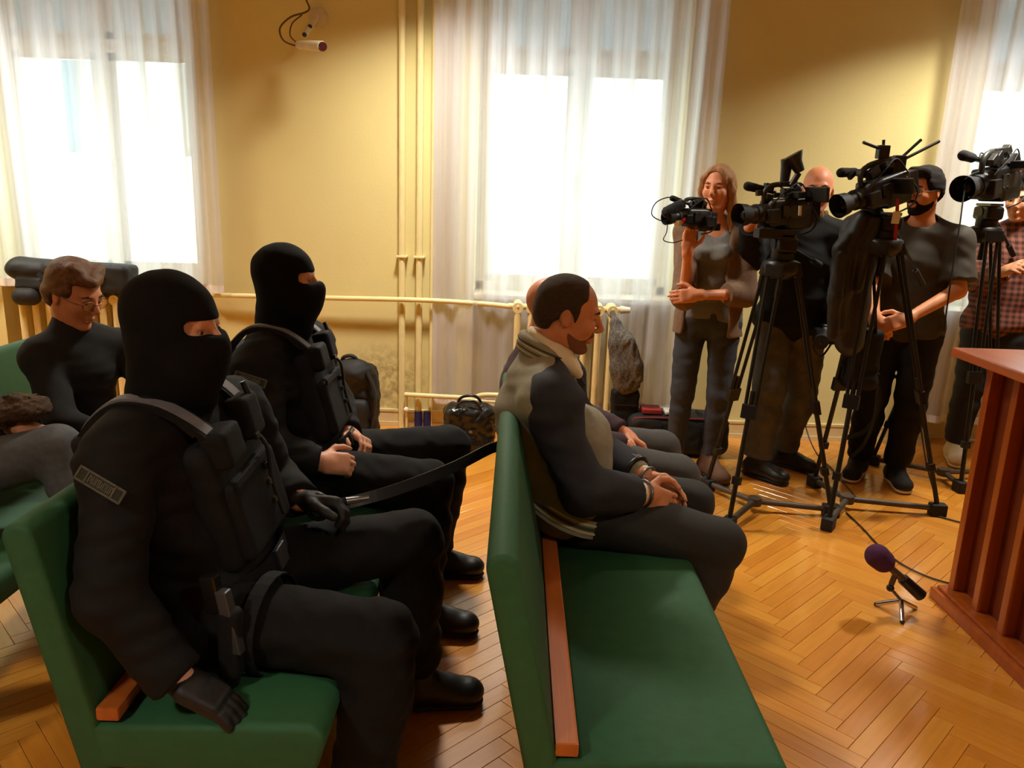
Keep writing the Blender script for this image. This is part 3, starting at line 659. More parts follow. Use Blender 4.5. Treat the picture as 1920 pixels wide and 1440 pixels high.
def foot_soft(S, J, sd, inf=0.0):
    a = J['an_' + sd]; d = nrm((*J['toe_' + sd], 0)); g = np.array([a[0], a[1], a[2] - 0.10])
    S.caps(a, g - d * 0.02 + UP * 0.05, 0.038 + inf, 0.036 + inf, 0.02); S.caps(g - d * 0.035 + UP * 0.04, g + d * 0.15 + UP * 0.03, 0.034 + inf, 0.028 + inf, 0.02, lat=np.cross(UP, d), sq=1.15)
def shoe(root, J, sd, m, m_sole, boot=0.03, vox=0.0065):
    a = J['an_' + sd]; d = nrm((*J['toe_' + sd], 0)); g = np.array([a[0], a[1], 0]); l = np.cross(UP, d); R = np.array([d, l, UP])
    S = Soft(); S.caps(g + UP * (0.09 + boot), g - d * 0.012 + UP * 0.05, 0.050, 0.050, 0.03); S.caps(g - d * 0.035 + UP * 0.055, g + d * 0.165 + UP * 0.042, 0.046, 0.040, 0.03, lat=l, sq=1.1)
    S.ell(g + d * 0.15 + UP * 0.045, (0.062, 0.050, 0.034), R, 0.02); S.caps(g + d * 0.02 + UP * 0.10, g + d * 0.1 + UP * 0.065, 0.034, 0.034, 0.03)
    S.box(g - UP * 0.05 + d * 0.06, (0.3, 0.2, 0.064), R, 0.001, 0.004, sub=True)
    o = S.build('shoe', m, root, vox=vox)
    T = Soft(); T.caps(g - d * 0.035 + UP * 0.014, g + d * 0.165 + UP * 0.014, 0.050, 0.049, 0.02, lat=UP, sq=0.30); T.build('sole', m_sole, o, vox=vox)
    L = MB()
    for k in range(4):
        c = g + d * (0.035 + 0.02 * k) + UP * (0.125 - 0.016 * k); L.tube([c - l * 0.022, c + UP * 0.006, c + l * 0.022], 0.0035, 6)
    L.build('lace', m_sole if False else mat('shoe_lace', (24, 23, 22), 0.8), o)
def face_bits(root, J, brow=(40, 28, 20), s=1.0, closed=False):
    c, R = J['head'], J['R']
    for y in (-1, 1):
        me = MB().sphere((0, 0, 0), 1.0, 14).build('eye', M_eye, root)
        me.matrix_local = Matrix.Translation(Vector(at(c, R, 0.0765, 0.030 * y, 0.003, s)) - root.location) @ Matrix(((R[0][0], R[1][0], R[2][0], 0), (R[0][1], R[1][1], R[2][1], 0), (R[0][2], R[1][2], R[2][2], 0), (0, 0, 0, 1))) @ Matrix.Scale(0.0115 * s, 4)
        if brow: Soft().chain([at(c, R, 0.0905, 0.014 * y, 0.026, s), at(c, R, 0.0905, 0.032 * y, 0.031, s), at(c, R, 0.079, 0.049 * y, 0.026, s)], [0.0042, 0.0042, 0.0028], 0.004).build('eyebrow', mat('brow_%d' % brow[0], brow, 0.8), root, vox=0.003)
def glasses(root, J, m, s=1.0):
    c, R = J['head'], J['R']; q = lambda x, y, z: at(c, R, x, y, z, s); b = MB()
    for y in (-1, 1):
        pts = [q(0.102 - 0.25 * (0.02 + 0.024 * math.cos(a)) * 0.3, y * (0.033 + 0.024 * math.cos(a)), 0.0 + 0.016 * math.sin(a)) for a in np.linspace(0, 2 * math.pi, 21)]
        b.tube(pts, 0.0018, 6, False); b.tube([q(0.098, y * 0.057, 0.006), q(0.05, y * 0.078, 0.006), q(-0.005, y * 0.083, 0.012)], 0.0018, 6)
    b.tube([q(0.104, -0.010, 0.004), q(0.110, 0, 0.007), q(0.104, 0.010, 0.004)], 0.0018, 6)
    o = b.build('glasses', m, root)
    for y in (-1, 1):
        pts = [q(0.1005, y * (0.033 + 0.022 * math.cos(a)), 0.015 * math.sin(a)) for a in np.linspace(0, 2 * math.pi, 17)[:-1]]
        MB().add(pts, [tuple(range(16))]).build('lens', M_glass, o)
def setup(f, headf, pitch=0, roll=0, **J):
    J = {k: np.array(v, float) for k, v in J.items()}; J['f'] = nrm((*f, 0)); J['l'] = np.cross(UP, J['f']); J['R'] = frame(headf, pitch, roll)
    J.setdefault('mid', (J['pelvis'] + J['chest']) / 2); return J
def body(root, J, skin, hands, s=1.0, w=1.0, vox=0.006, jaw=1.0, wide=0.9):
    S = Soft(); torso_soft(S, J, -0.012, w * wide)
    for sd in 'lr': arm_soft(S, J, sd, -0.004, w, flat=False); leg_soft(S, J, sd, -0.012, w, flat=False, th=0.078); foot_soft(S, J, sd, -0.004)
    S.caps(J['neck'] - UP * 0.01, at(J['head'], J['R'], -0.025, 0, -0.055, s), 0.058 * w * s, 0.054 * w * s, 0.03)
    head_soft(S, J['head'], J['R'], s, jaw=jaw)
    for h in hands: hand_soft(S, *h[0], **h[1])
    return S.build('body', skin, root, vox=vox)
def hair_cut(S, c, R, s, boxes):
    for (p, h) in boxes: S.box(at(c, R, *p, s), np.array(h) * s, R, 0.012, 0.012, sub=True)
# ---------------------------------------------------------------- fabrics
M_black_tac = mat('black_ripstop', (14, 13, 12), 0.8, var=0.2, scale=40, bump=0.2, bscale=300, spec=0.25)
M_black_tac2 = mat('black_combat_trousers', (15, 14, 13), 0.85, var=0.2, scale=40, bump=0.2, bscale=300, spec=0.25)
M_knit = mat('black_knit', (10, 10, 10), 0.9, var=0.2, scale=120, bump=0.3, bscale=500, spec=0.2)
M_web = mat('grey_webbing', (112, 112, 118), 0.6, var=0.1, scale=80, bump=0.2, bscale=600)
M_vest = mat('black_cordura', (13, 13, 13), 0.75, var=0.15, scale=60, bump=0.3, bscale=500, spec=0.3)
M_boot = mat('black_leather', (15, 14, 13), 0.4, var=0.1, scale=30)
M_rub = mat('black_rubber', (12, 12, 12), 0.7)
M_patch = mat('olive_thread', (78, 75, 56), 0.8, var=0.2, scale=90)
M_patch2 = mat('dark_patch', (34, 32, 22), 0.85)
M_steel = mat('dull_steel', (120, 120, 122), 0.35, 0.9)
M_gun = mat('grey_gunmetal', (74, 74, 76), 0.4, 0.4)
# ---------------------------------------------------------------- the two masked guards
def guard(label, J, hands, glove=None, vox=0.006, base=(0, 0, 0), armed=True):
    t = thing('person', label, 'person', base)
    body(t, J, M_skin_pale, hands, vox=vox)
    S = Soft(); torso_soft(S, J, 0.020, 1.08, 0.01); [arm_soft(S, J, sd, 0.018, 1.05, upto=0.98, loose=0.006) for sd in 'lr']
    S.caps(J['neck'] + UP * 0.0, J['neck'] + (J['head'] - J['neck']) * 0.45, 0.078, 0.074, 0.02, flat=True)
    jk = S.build('jacket', M_black_tac, t, vox=0.007, fold=0.007, fscale=40, seed=3)
    S = Soft(); torso_low(S, J, 0.016); [leg_soft(S, J, sd, 0.016, 1.06, loose=0.016, hem=0.93, th=0.076) for sd in 'lr']
    S.build('trousers', M_black_tac2, t, vox=0.008, fold=0.007, fscale=36, seed=5)
    for sd in 'lr': shoe(t, J, sd, M_boot, M_rub, 0.06)
    # balaclava
    S = Soft(); head_soft(S, J['head'], J['R'], 1.0, 0.012, face=False); c, R = J['head'], J['R']
    S.ell(at(c, R, 0.072, 0, -0.048), (0.056, 0.060, 0.062), R, 0.03); S.caps(at(c, R, 0.090, 0, -0.014), at(c, R, 0.108, 0, -0.030), 0.016, 0.020, 0.03)
    S.caps(at(c, R, -0.025, 0, -0.06), J['neck'] + UP * 0.0, 0.078, 0.088, 0.04, lat=J['l'], sq=1.1); S.caps(at(c, R, 0.04, 0, -0.08), J['neck'] + J['f'] * 0.05 + UP * 0.03, 0.066, 0.07, 0.04)
    S.box(at(c, R, 0.100, 0, 0.014), (0.066, 0.064, 0.0165), R, 0.012, 0.006, sub=True)
    S.build('balaclava', M_knit, t, vox=0.005, fold=0.0022, fscale=40, seed=2)
    face_bits(t, J, None)
    # plate carrier: front and back panels, cummerbund, pouches, shoulder straps
    N_, C_, P_ = J['neck'], J['chest'], J['pelvis']; up = nrm(N_ - P_ + 0.0); f = nrm(J['f'] - up * (J['f'] @ up)); l = np.cross(up, f); RR = np.array([f, l, up])
    q = lambda x, y, z: C_ + f * x + l * y + up * z
    S = Soft(); S.box(q(0.118, 0, -0.085), (0.038, 0.150, 0.165), RR, 0.032, 0.03); S.box(q(-0.125, 0, -0.04), (0.028, 0.155, 0.19), RR, 0.024, 0.02)
    S.caps(q(0.0, 0, -0.09), q(0.0, 0, -0.21), 0.128, 0.124, 0.03, lat=l, sq=1.36, flat=True)
    v = S.build('vest', M_vest, t, vox=0.007, fold=0.003, fscale=30, seed=9)
    def pouch(x, y, z, hx, hy, hz, nm='pouch', m=M_vest):
        o = Soft().box(q(x, y, z), (hx, hy, hz), RR, 0.014, 0.01).build(nm, m, v, vox=0.006)
        if nm == 'pouch': MB().obox(q(x + 0.004, y, z + hz * 0.62), f, l, up, hx + 0.002, hy + 0.003, hz * 0.40, 0.006).build('pouch_flap', M_vest, t)
        return o
    pouch(0.158, 0.0, -0.130, 0.022, 0.128, 0.100, 'front_panel')
    pouch(0.160, -0.078, 0.052, 0.034, 0.050, 0.046, 'radio_pouch'); pouch(0.150, 0.085, 0.062, 0.032, 0.042, 0.055, 'radio_pouch')
    MB().obox(q(0.184, -0.02, -0.034), f, l, up, 0.004, 0.10, 0.010, 0.003).build('panel_lip', M_vest, v)
    MB().tube([q(0.172, 0.10, 0.10), q(0.165, 0.10, 0.145)], [0.009, 0.007], 8).build('radio_knob', M_blk, v)
    for z in (0.02, -0.06, -0.10, -0.15): MB().obox(q(0.186, 0.045, z), f, l, up, 0.005, 0.010, 0.008, 0.002).build('clip', M_steel if z in (-0.10, -0.15) else M_blk, v)
    MB().tube(curve_pts([q(0.165, 0.07, 0.03), q(0.20, 0.05, -0.01), q(0.19, 0.045, -0.10), q(0.19, 0.05, -0.2)], 16), 0.005, 8).build('radio_cord', M_rub, v)
    for y in (-0.115, 0.115):
        st = curve_pts([q(-0.150, y * 0.9, 0.08), q(-0.118, y * 0.95, 0.145), q(-0.03, y * 0.95, 0.198), q(0.055, y * 0.95, 0.182), q(0.115, y * 0.92, 0.135), q(0.160, y * 0.85, 0.075)], 25)
        MB().ribbon(st, l, 0.055, 0.014).build('shoulder_strap', M_vest, v)
        MB().ribbon([p + up * 0.010 for p in st[5:]], l, 0.034, 0.006).build('strap_webbing', M_web, v)
        MB().obox(q(0.118, y * 0.95, 0.118), nrm(f * 0.6 - up * 0.8), l, nrm(f * 0.8 + up * 0.6), 0.022, 0.020, 0.006, 0.003).build('strap_buckle', M_blk, v)
    # sleeve patch near the right shoulder: framed strip with dark end squares and worn lettering
    a, e = J['sh_r'], J['el_r']; ad = nrm(e - a); out = nrm(-J['l'] - ad * (-J['l'] @ ad)); fr = np.cross(ad, out); fr = fr if fr @ J['f'] > 0 else -fr
    sl = nrm(fr * 0.86 + ad * 0.50); sn = np.cross(out, sl); sn = sn if sn @ ad > 0 else -sn
    pc = a + ad * 0.062 + out * 0.082 + fr * 0.012
    p0 = MB().obox(pc, sl, sn, out, 0.058, 0.0145, 0.0025, 0.001).build('sleeve_patch', M_patch2, t)
    fb = MB()
    for sg in (-1, 1): fb.obox(pc + sn * 0.0132 * sg + out * 0.003, sl, sn, out, 0.057, 0.0022, 0.001); fb.obox(pc + sl * 0.056 * sg + out * 0.003, sl, sn, out, 0.0022, 0.0145, 0.001); fb.obox(pc + sl * 0.034 * sg + out * 0.003, sl, sn, out, 0.0018, 0.0145, 0.001)
    fb.build('patch_border', M_patch, p0)
    for k in range(7):
        x = -0.027 + 0.009 * k; g = MB().obox(pc + sl * x + out * 0.003, sl, sn, out, 0.0016, 0.0085, 0.0008); g.obox(pc + sl * (x + 0.0025) + sn * 0.006 * (1 if k % 2 else -1) + out * 0.003, sl, sn, out, 0.0024, 0.0018, 0.0008)
        g.obox(pc + sl * (x + 0.005) + out * 0.003, sl, sn, out, 0.0012, 0.0085 if k % 3 else 0.005, 0.0008); g.build('patch_lettering', M_patch, p0)
    # duty belt, thigh holster with pistol on the right side
    hr, kr = J['hip_r'], J['kn_r']; td = nrm(kr - hr); side = nrm(-J['l'] - td * (-J['l'] @ td)); upn = np.cross(td, side); upn = upn if upn[2] > 0 else -upn
    hc = hr + td * 0.10 + side * 0.125 + upn * 0.02
    if armed:
        ho = Soft().box(hc, (0.026, 0.020, 0.085), np.array([td, side, upn]), 0.012, 0.01).caps(hc - upn * 0.07, hc - upn * 0.10, 0.020, 0.016, 0.01).build('holster', M_vest, t, vox=0.006)
        MB().obox(hc + upn * 0.055 + side * 0.006 + td * 0.004, td, side, nrm(upn * 0.97 - td * 0.2), 0.014, 0.013, 0.075, 0.004).build('pistol_slide', M_gun, ho)
        MB().obox(hc + upn * 0.115 - td * 0.035 + side * 0.004, nrm(td * 0.95 + upn * 0.2), side, nrm(upn * 0.95 - td * 0.2), 0.020, 0.013, 0.045, 0.006).build('pistol_grip', M_blk, ho)
        ring = [hr + td * 0.13 + (side * math.cos(a_) + upn * math.sin(a_)) * 0.118 for a_ in np.linspace(0, 2 * math.pi, 25)]
        MB().ribbon(ring, td, 0.035, 0.005).build('thigh_strap', M_vest, ho)
    w0 = J['pelvis'] + up * 0.05
    MB().ribbon([w0 + f * 0.150 * math.cos(a_) + l * 0.190 * math.sin(a_) for a_ in np.linspace(0, 2 * math.pi, 37)], up, 0.05, 0.008).build('belt', M_vest, t)
    MB().obox(w0 + f * 0.155, f, l, up, 0.006, 0.028, 0.028, 0.003).build('belt_buckle', M_steel, t)
    if glove:
        for g in glove: S = Soft(); hand_soft(S, *g[0], **dict(g[1], inf=0.0035)); S.build('glove', M_boot if False else mat('black_glove', (14, 13, 12), 0.6), t, vox=0.0045)
    return t
def torso_low(S, J, t):
    l = J['l']; S.caps(J['hip_r'], J['hip_l'], 0.096 + t, 0.096 + t, 0.04); S.caps(J['pelvis'], J['pelvis'] + (J['mid'] - J['pelvis']) * 0.4, 0.104 + t, 0.102 + t, 0.04, lat=l, sq=1.32)
JA = setup((1, -0.05), (1, -0.16), 2, head=(-0.765, 1.75, 1.225), neck=(-0.805, 1.775, 1.045), chest=(-0.795, 1.80, 0.89), mid=(-0.76, 1.81, 0.72), pelvis=(-0.70, 1.82, 0.57),
           sh_r=(-0.835, 1.60, 0.965), sh_l=(-0.73, 2.01, 0.965), el_r=(-0.815, 1.475, 0.70), wr_r=(-0.675, 1.46, 0.525), el_l=(-0.665, 2.10, 0.74), wr_l=P(562, 938, 1.99),
           hip_r=(-0.68, 1.70, 0.54), hip_l=(-0.68, 1.93, 0.54), kn_r=(-0.285, 1.63, 0.535), kn_l=(-0.275, 2.10, 0.565), an_r=(-0.33, 1.62, 0.10), an_l=(-0.265, 2.13, 0.10), toe_r=(1, -0.1), toe_l=(1, 0.12))
hA = [((JA['wr_r'], (0.80, -0.05, -0.42), (0, 0, -1), (0, 1, 0)), dict(curl=0.22)), ((JA['wr_l'] + np.array((0.012, 0, 0)), (1, -0.03, -0.06), (0, -0.5, -1), (0, -0.8, 0.6)), dict(curl=0.85))]
guard('masked guard in black with sleeve patch, gloved hand holding the leash, nearest the camera', JA, hA, hA, 0.0055, (-0.68, 1.8, 0))
JB = setup((1, -0.02), (1, 0.02), 0, head=(-0.800, 2.76, 1.222), neck=(-0.835, 2.78, 1.035), chest=(-0.83, 2.79, 0.875), mid=(-0.79, 2.79, 0.71), pelvis=(-0.72, 2.79, 0.565),
           sh_r=(-0.87, 2.60, 0.945), sh_l=(-0.78, 2.99, 0.950), el_r=(-0.80, 2.49, 0.70), wr_r=P(600, 866, 2.53), el_l=(-0.70, 3.02, 0.72), wr_l=P(652, 812, 2.84),
           hip_r=(-0.69, 2.69, 0.535), hip_l=(-0.69, 2.90, 0.535), kn_r=(-0.28, 2.60, 0.535), kn_l=(-0.245, 2.99, 0.555), an_r=(-0.30, 2.55, 0.10), an_l=(-0.30, 2.98, 0.10), toe_r=(1, -0.05), toe_l=(1, 0.02))
hB = [((JB['wr_r'], (0.95, 0.25, -0.15), (0.1, 0.8, -0.6), (0.2, 0.3, 1)), dict(curl=0.95)), ((JB['wr_l'], (0.8, -0.6, -0.1), (0, -0.6, -0.8), (0.5, 0, 1)), dict(curl=0.7))]
guard('masked guard in black with bare hands in his lap, sitting beyond the nearer guard', JB, hB, None, 0.006, (-0.7, 2.79, 0), armed=False)
# leash from the near guard's glove over the bench back to the cuffed man
le = thing('leash', 'black leash stretched from the guard\'s glove over the green bench back', 'leash', tuple(P(780, 905, 2.15)))
lp = curve_pts([P(610, 950, 1.99), P(680, 936, 2.02), P(760, 912, 2.1), P(850, 876, 2.22), P(915, 843, 2.33), P(940, 833, 2.37), (0.075, 2.42, 0.845), (0.06, 2.45, 0.70)], 42)
MB().ribbon(lp, (0, 0.5, 1), 0.032, 0.008).build('strap', mat('black_strap', (22, 21, 22), 0.45), le)
MB().tube([P(648, 940, 2.0), P(690, 934, 2.03)], 0.011, 10).build('swivel', M_steel, le)
hd = [P(600, 945, 1.99) + np.array([0.03 * math.cos(a), -0.02, 0.035 * math.sin(a)]) for a in np.linspace(0, 6.28, 17)]
MB().tube(hd, 0.007, 8, False).build('hand_loop', MATS['black_strap'], le)
# ---------------------------------------------------------------- the man in handcuffs on the front bench
M_jgrey = mat('grey_green_jersey', (142, 136, 112), 0.85, var=0.08, scale=60, bump=0.2, bscale=400)
M_jnavy = mat('navy_black_jersey', (26, 27, 34), 0.8, var=0.12, scale=60, bump=0.2, bscale=400)
M_shirt = mat('cream_shirt', (226, 214, 180), 0.8, var=0.04)
M_trs = mat('black_trousers', (30, 29, 24), 0.8, var=0.12, scale=50, bump=0.15, bscale=400)
M_stripe = mat('pale_stripe', (196, 188, 150), 0.8)
M_dstripe = mat('dark_stripe', (70, 66, 48), 0.8)
M_dkhair = mat('dark_brown_hair', (58, 42, 25), 0.85, var=0.35, scale=60, stretch=(1, 1, 4), bump=0.6, bscale=300)
M_brhair = mat('brown_hair', (104, 68, 38), 0.6, var=0.35, scale=60, bump=0.6, bscale=300)
M_blond = mat('dark_blond_hair', (156, 112, 70), 0.55, var=0.35, scale=40, stretch=(3, 3, 0.6), bump=0.6, bscale=200)
JC = setup((1, 0), (1, -0.04), 13, head=(0.172, 2.50, 1.178), neck=(0.085, 2.50, 1.015), chest=(0.085, 2.50, 0.855), mid=(0.125, 2.50, 0.70), pelvis=(0.235, 2.50, 0.565),
           sh_r=(0.105, 2.305, 0.935), sh_l=(0.135, 2.695, 0.935), el_r=(0.225, 2.225, 0.685), wr_r=P(1205, 925, 2.34), el_l=(0.285, 2.72, 0.68), wr_l=P(1210, 895, 2.52),
           hip_r=(0.26, 2.39, 0.545), hip_l=(0.26, 2.61, 0.545), kn_r=(0.675, 2.335, 0.475), kn_l=(0.655, 2.665, 0.475), an_r=(0.56, 2.36, 0.10), an_l=(0.55, 2.66, 0.10), toe_r=(1, 0), toe_l=(1, 0))
tC = thing('person', 'cuffed man in grey jacket with dark sleeves sitting on the front green bench', 'person', (0.25, 2.5, 0))
hC = [((JC['wr_r'], (0.86, 0.22, -0.40), (0.1, 0.9, -0.3), (0.3, 0.2, 1)), dict(curl=0.50)), ((JC['wr_l'], (0.90, -0.16, -0.42), (-0.1, -0.85, -0.5), (0.3, -0.2, 1)), dict(curl=0.38))]
body(tC, JC, M_skin_tan, hC, vox=0.005)
S = Soft(); torso_soft(S, JC, 0.022, 1.04, 0.014, low=False); S.ell((0.245, 2.50, 0.735), (0.100, 0.155, 0.130), None, 0.05); S.caps(np.array([0.19, 2.39, 0.60]), np.array([0.19, 2.61, 0.60]), 0.135, 0.135, 0.04)
jc = S.build('jacket', M_jgrey, tC, vox=0.006, fold=0.0055, fscale=30, seed=21)
for sd in 'rl':
    S = Soft(); arm_soft(S, JC, sd, 0.021, 1.07, upto=0.93, loose=0.008); sg = -1 if sd == 'r' else 1
    S.ell(JC['sh_' + sd] + np.array([0.012, 0.008 * sg, -0.005]), (0.092, 0.086, 0.096), None, 0.03); S.caps(JC['sh_' + sd] + np.array([0.02, -0.02 * sg, 0.012]), JC['neck'] + np.array([0.035, 0.070 * sg, -0.012]), 0.084, 0.058, 0.03); S.caps(JC['sh_' + sd] + np.array([0.03, -0.02 * sg, -0.02]), JC['sh_' + sd] + np.array([0.055, -0.03 * sg, -0.14]), 0.085, 0.075, 0.03)
    S.box(JC['sh_' + sd] + np.array([-0.115, 0, 0.0]), (0.065, 0.3, 0.30), None, 0.005, 0.01, sub=True)
    S.build('sleeve', M_jnavy, jc, vox=0.006, fold=0.005, fscale=36, seed=23)
    # knitted cuff and shirt cuff
    e, w = JC['el_' + sd], JC['wr_' + sd]; d = nrm(w - e)
    Soft().caps(w - d * 0.055, w - d * 0.018, 0.047, 0.042, 0.005, flat=True).build('cuff', M_jgrey, jc, vox=0.005)
    Soft().caps(w - d * 0.03, w - d * 0.002, 0.039, 0.036, 0.005, flat=True).build('shirt_cuff', M_shirt, tC, vox=0.005)
# stand-up rib collar with stripes, white shirt collar
def ring(c, rx, ry, fwd, z, tilt=0.0, n=40, a0=0, a1=2 * math.pi): return [np.array([c[0] + rx * math.cos(a), c[1] + ry * math.sin(a), c[2] + z + tilt * math.cos(a)]) for a in np.linspace(a0, a1, n)]
nc = JC['neck'] + np.array([0.025, 0, 0.03])
def band(S, c, rx, ry, tilt, h, r0, r1, a0, a1, n=40):
    A = np.linspace(a0, a1, n)
    for z, r in ((0, r0), (h * 0.5, (r0 + r1) / 2), (h, r1)):
        pts = [np.array([c[0] + (rx - 0.10 * z) * math.cos(a), c[1] + (ry - 0.10 * z) * math.sin(a), c[2] + z - tilt * math.cos(a)]) for a in A]
        S.chain(pts, [r] * n, 0.012)
S = Soft(); band(S, nc - UP * 0.012, 0.083, 0.086, 0.036, 0.036, 0.0125, 0.010, 0.85, 2 * math.pi - 0.85)
co = S.build('collar', M_jgrey, jc, vox=0.005)
for z, m in ((-0.004, M_stripe), (0.006, M_dstripe), (0.016, M_stripe), (0.026, M_dstripe)):
    MB().tube([np.array([nc[0] + (0.0965 - 0.08 * z) * math.cos(a), nc[1] + (0.0995 - 0.08 * z) * math.sin(a), nc[2] - 0.006 + z - 0.036 * math.cos(a)]) for a in np.linspace(0.85, 2 * math.pi - 0.85, 34)], 0.0034, 6).build('collar_stripe', m, co)
S = Soft(); band(S, nc + np.array([0.012, 0, 0.008]), 0.069, 0.068, 0.034, 0.034, 0.009, 0.007, 0.0, 2 * math.pi)
for sg in (-1, 1):
    S.caps(nc + np.array([0.03, 0.070 * sg, 0.022]), nc + np.array([0.100, 0.050 * sg, -0.058]), 0.012, 0.008, 0.03); S.caps(nc + np.array([0.0, 0.078 * sg, 0.020]), nc + np.array([0.085, 0.066 * sg, -0.038]), 0.011, 0.009, 0.03); S.caps(nc + np.array([0.06, 0.060 * sg, 0.0]), nc + np.array([0.105, 0.035 * sg, -0.050]), 0.012, 0.008, 0.03)
S.build('shirt_collar', M_shirt, tC, vox=0.005)
MB().obox(nc + np.array([0.108, 0, -0.075]), (0.5, 0, -0.86), (0, 1, 0), (0.86, 0, 0.5), 0.03, 0.014, 0.008, 0.003).build('tie', mat('dark_tie', (28, 28, 48), 0.6), tC)
# rib hem with two pale stripes
hl = np.array([0.195, 2.50, 0.565]); dd = nrm(np.array([0.42, 0, 1.0])); cx = nrm(np.array([1.0, 0, -0.42]))
for off, m, w_, nm, th_ in ((0.0, M_jgrey, 0.062, 'hem_band', 0.020), (0.016, M_stripe, 0.007, 'hem_stripe', 0.026), (-0.012, M_stripe, 0.007, 'hem_stripe', 0.026), (0.002, M_dstripe, 0.010, 'hem_stripe', 0.025)):
    rg = [hl + cx * (0.168 * math.cos(a)) + np.array([0, 0.238 * math.sin(a), 0]) + dd * off for a in np.linspace(0, 2 * math.pi, 49)]
    MB().ribbon(rg, dd, w_, th_).build(nm, m, jc)
S = Soft(); torso_low(S, JC, 0.008); [leg_soft(S, JC, sd, 0.014, 1.06, loose=0.014, hem=0.95) for sd in 'lr']
S.build('trousers', M_trs, tC, vox=0.007, fold=0.005, fscale=26, seed=25)
for sd in 'lr': shoe(tC, JC, sd, M_boot, M_rub)
# short dark hair with receding front, stubble, brows
c, R = JC['head'], JC['R']
S = Soft(); S.ell(at(c, R, -0.0145, 0, 0.034), (0.1035, 0.081, 0.091), R, 0.02); S.ell(at(c, R, -0.048, 0, -0.012), (0.066, 0.068, 0.066), R, 0.02)
for sg in (-1, 1): S.caps(at(c, R, 0.022, 0.070 * sg, 0.02), at(c, R, 0.022, 0.070 * sg, -0.014), 0.010, 0.005, 0.015)
S.ell(at(c, R, 0.100, 0, 0.058), (0.070, 0.074, 0.082), R, 0.015, sub=True); S.box(at(c, R, 0.118, 0, -0.03), (0.085, 0.2, 0.085), R, 0.02, 0.015, sub=True)
S.caps(at(c, R, -0.004, -0.1, -0.012), at(c, R, -0.004, 0.1, -0.012), 0.021, 0.021, 0.01, sub=True); S.box(at(c, R, 0.0, 0, -0.085), (0.045, 0.2, 0.062), R, 0.02, 0.015, sub=True); S.box(at(c, R, -0.06, 0, -0.155), (0.2, 0.2, 0.085), R, 0.01, 0.01, sub=True)
S.build('hair', M_dkhair, tC, vox=0.004, fur=0.0008)
def lower_face(c, R, g, top=-0.030):
    S = Soft(); head_soft(S, c, R, 1.0, g, face=False); S.caps(at(c, R, 0.090, -0.016, -0.046), at(c, R, 0.090, 0.016, -0.046), 0.008 + g, 0.008 + g, 0.012)
    S.box(at(c, R, 0.0, 0, top + 0.20), (0.4, 0.3, 0.20), R, 0.01, 0.02, sub=True); S.box(at(c, R, -0.115, 0, 0), (0.105, 0.3, 0.3), R, 0.01, 0.02, sub=True)
    S.ell(at(c, R, 0.104, 0, -0.0645), (0.024, 0.026, 0.010), R, 0.008, sub=True)
    for sg in (-1, 1): S.ell(at(c, R, 0.062, 0.052 * sg, -0.026), (0.040, 0.026, 0.028), R, 0.02, sub=True)
    return S
S = lower_face(c, R, 0.0012)
S.build('stubble', mat('stubbled_skin', (122, 76, 50), 0.7, var=0.2, scale=200), tC, vox=0.0045)
face_bits(tC, JC, (38, 26, 18))
# handcuffs on the leather restraint belt
cu = thing('handcuffs', 'steel handcuffs on black leather wrist straps of the seated man', 'handcuffs', tuple(JC['wr_r']))
for sd, off in (('r', -0.012), ('l', -0.012)):
    e, w = JC['el_' + sd], JC['wr_' + sd]; d = nrm(w - e); a = nrm(np.cross(d, UP)); b_ = np.cross(d, a)
    for k, (o_, rad, rr, m) in enumerate(((-0.045, 0.051, 0.009, M_boot), (0.006, 0.040, 0.0045, M_steel))):
        MB().tube([w + d * o_ + rad * (a * math.cos(q) + b_ * math.sin(q)) for q in np.linspace(0, 2 * math.pi, 25)], rr, 8, False).build('leather_strap' if k == 0 else 'steel_cuff', m, cu)
    MB().obox(w - d * 0.045 + UP * 0.054, d, a, UP, 0.012, 0.014, 0.006, 0.003).build('strap_buckle', M_steel, cu)
for k in range(5):
    p = JC['wr_r'] + (JC['wr_l'] - JC['wr_r']) * (0.28 + 0.11 * k) + UP * 0.008
    MB().tube([p + np.array([0.007 * math.cos(q), 0.009 * math.sin(q) * (1 if k % 2 else 0.3), 0.009 * math.sin(q) * (0.3 if k % 2 else 1)]) for q in np.linspace(0, 2 * math.pi, 13)], 0.0018, 6, False).build('chain_link', M_steel, cu)
# ---------------------------------------------------------------- bald man beside him
JD = setup((1, 0), (1, 0.0), 6, head=(0.150, 3.00, 1.118), neck=(0.085, 3.0, 0.965), chest=(0.085, 3.0, 0.82), mid=(0.13, 3.0, 0.68), pelvis=(0.22, 3.0, 0.56),
           sh_r=(0.10, 2.82, 0.885), sh_l=(0.10, 3.18, 0.885), el_r=(0.23, 2.80, 0.66), wr_r=P(1168, 838, 2.90), el_l=(0.24, 3.22, 0.66), wr_l=P(1172, 815, 3.08),
           hip_r=(0.25, 2.90, 0.545), hip_l=(0.25, 3.10, 0.545), kn_r=(0.655, 2.90, 0.500), kn_l=(0.625, 3.12, 0.525), an_r=(0.58, 2.90, 0.10), an_l=(0.56, 3.1, 0.10), toe_r=(1, 0), toe_l=(1, 0))
tD = thing('person', 'bald man in maroon jacket and grey trousers half hidden behind the cuffed man', 'person', (0.25, 3.0, 0))
hD = [((JD['wr_r'], (0.75, 0.25, -0.6), (0.0, 0.5, -0.8), (0.3, 0.6, 0.7)), dict(curl=0.5)), ((JD['wr_l'], (0.8, -0.4, -0.4), (0, -0.4, -0.9), (0.3, -0.5, 0.8)), dict(curl=0.5))]
body(tD, JD, M_skin_red, hD, vox=0.0065)
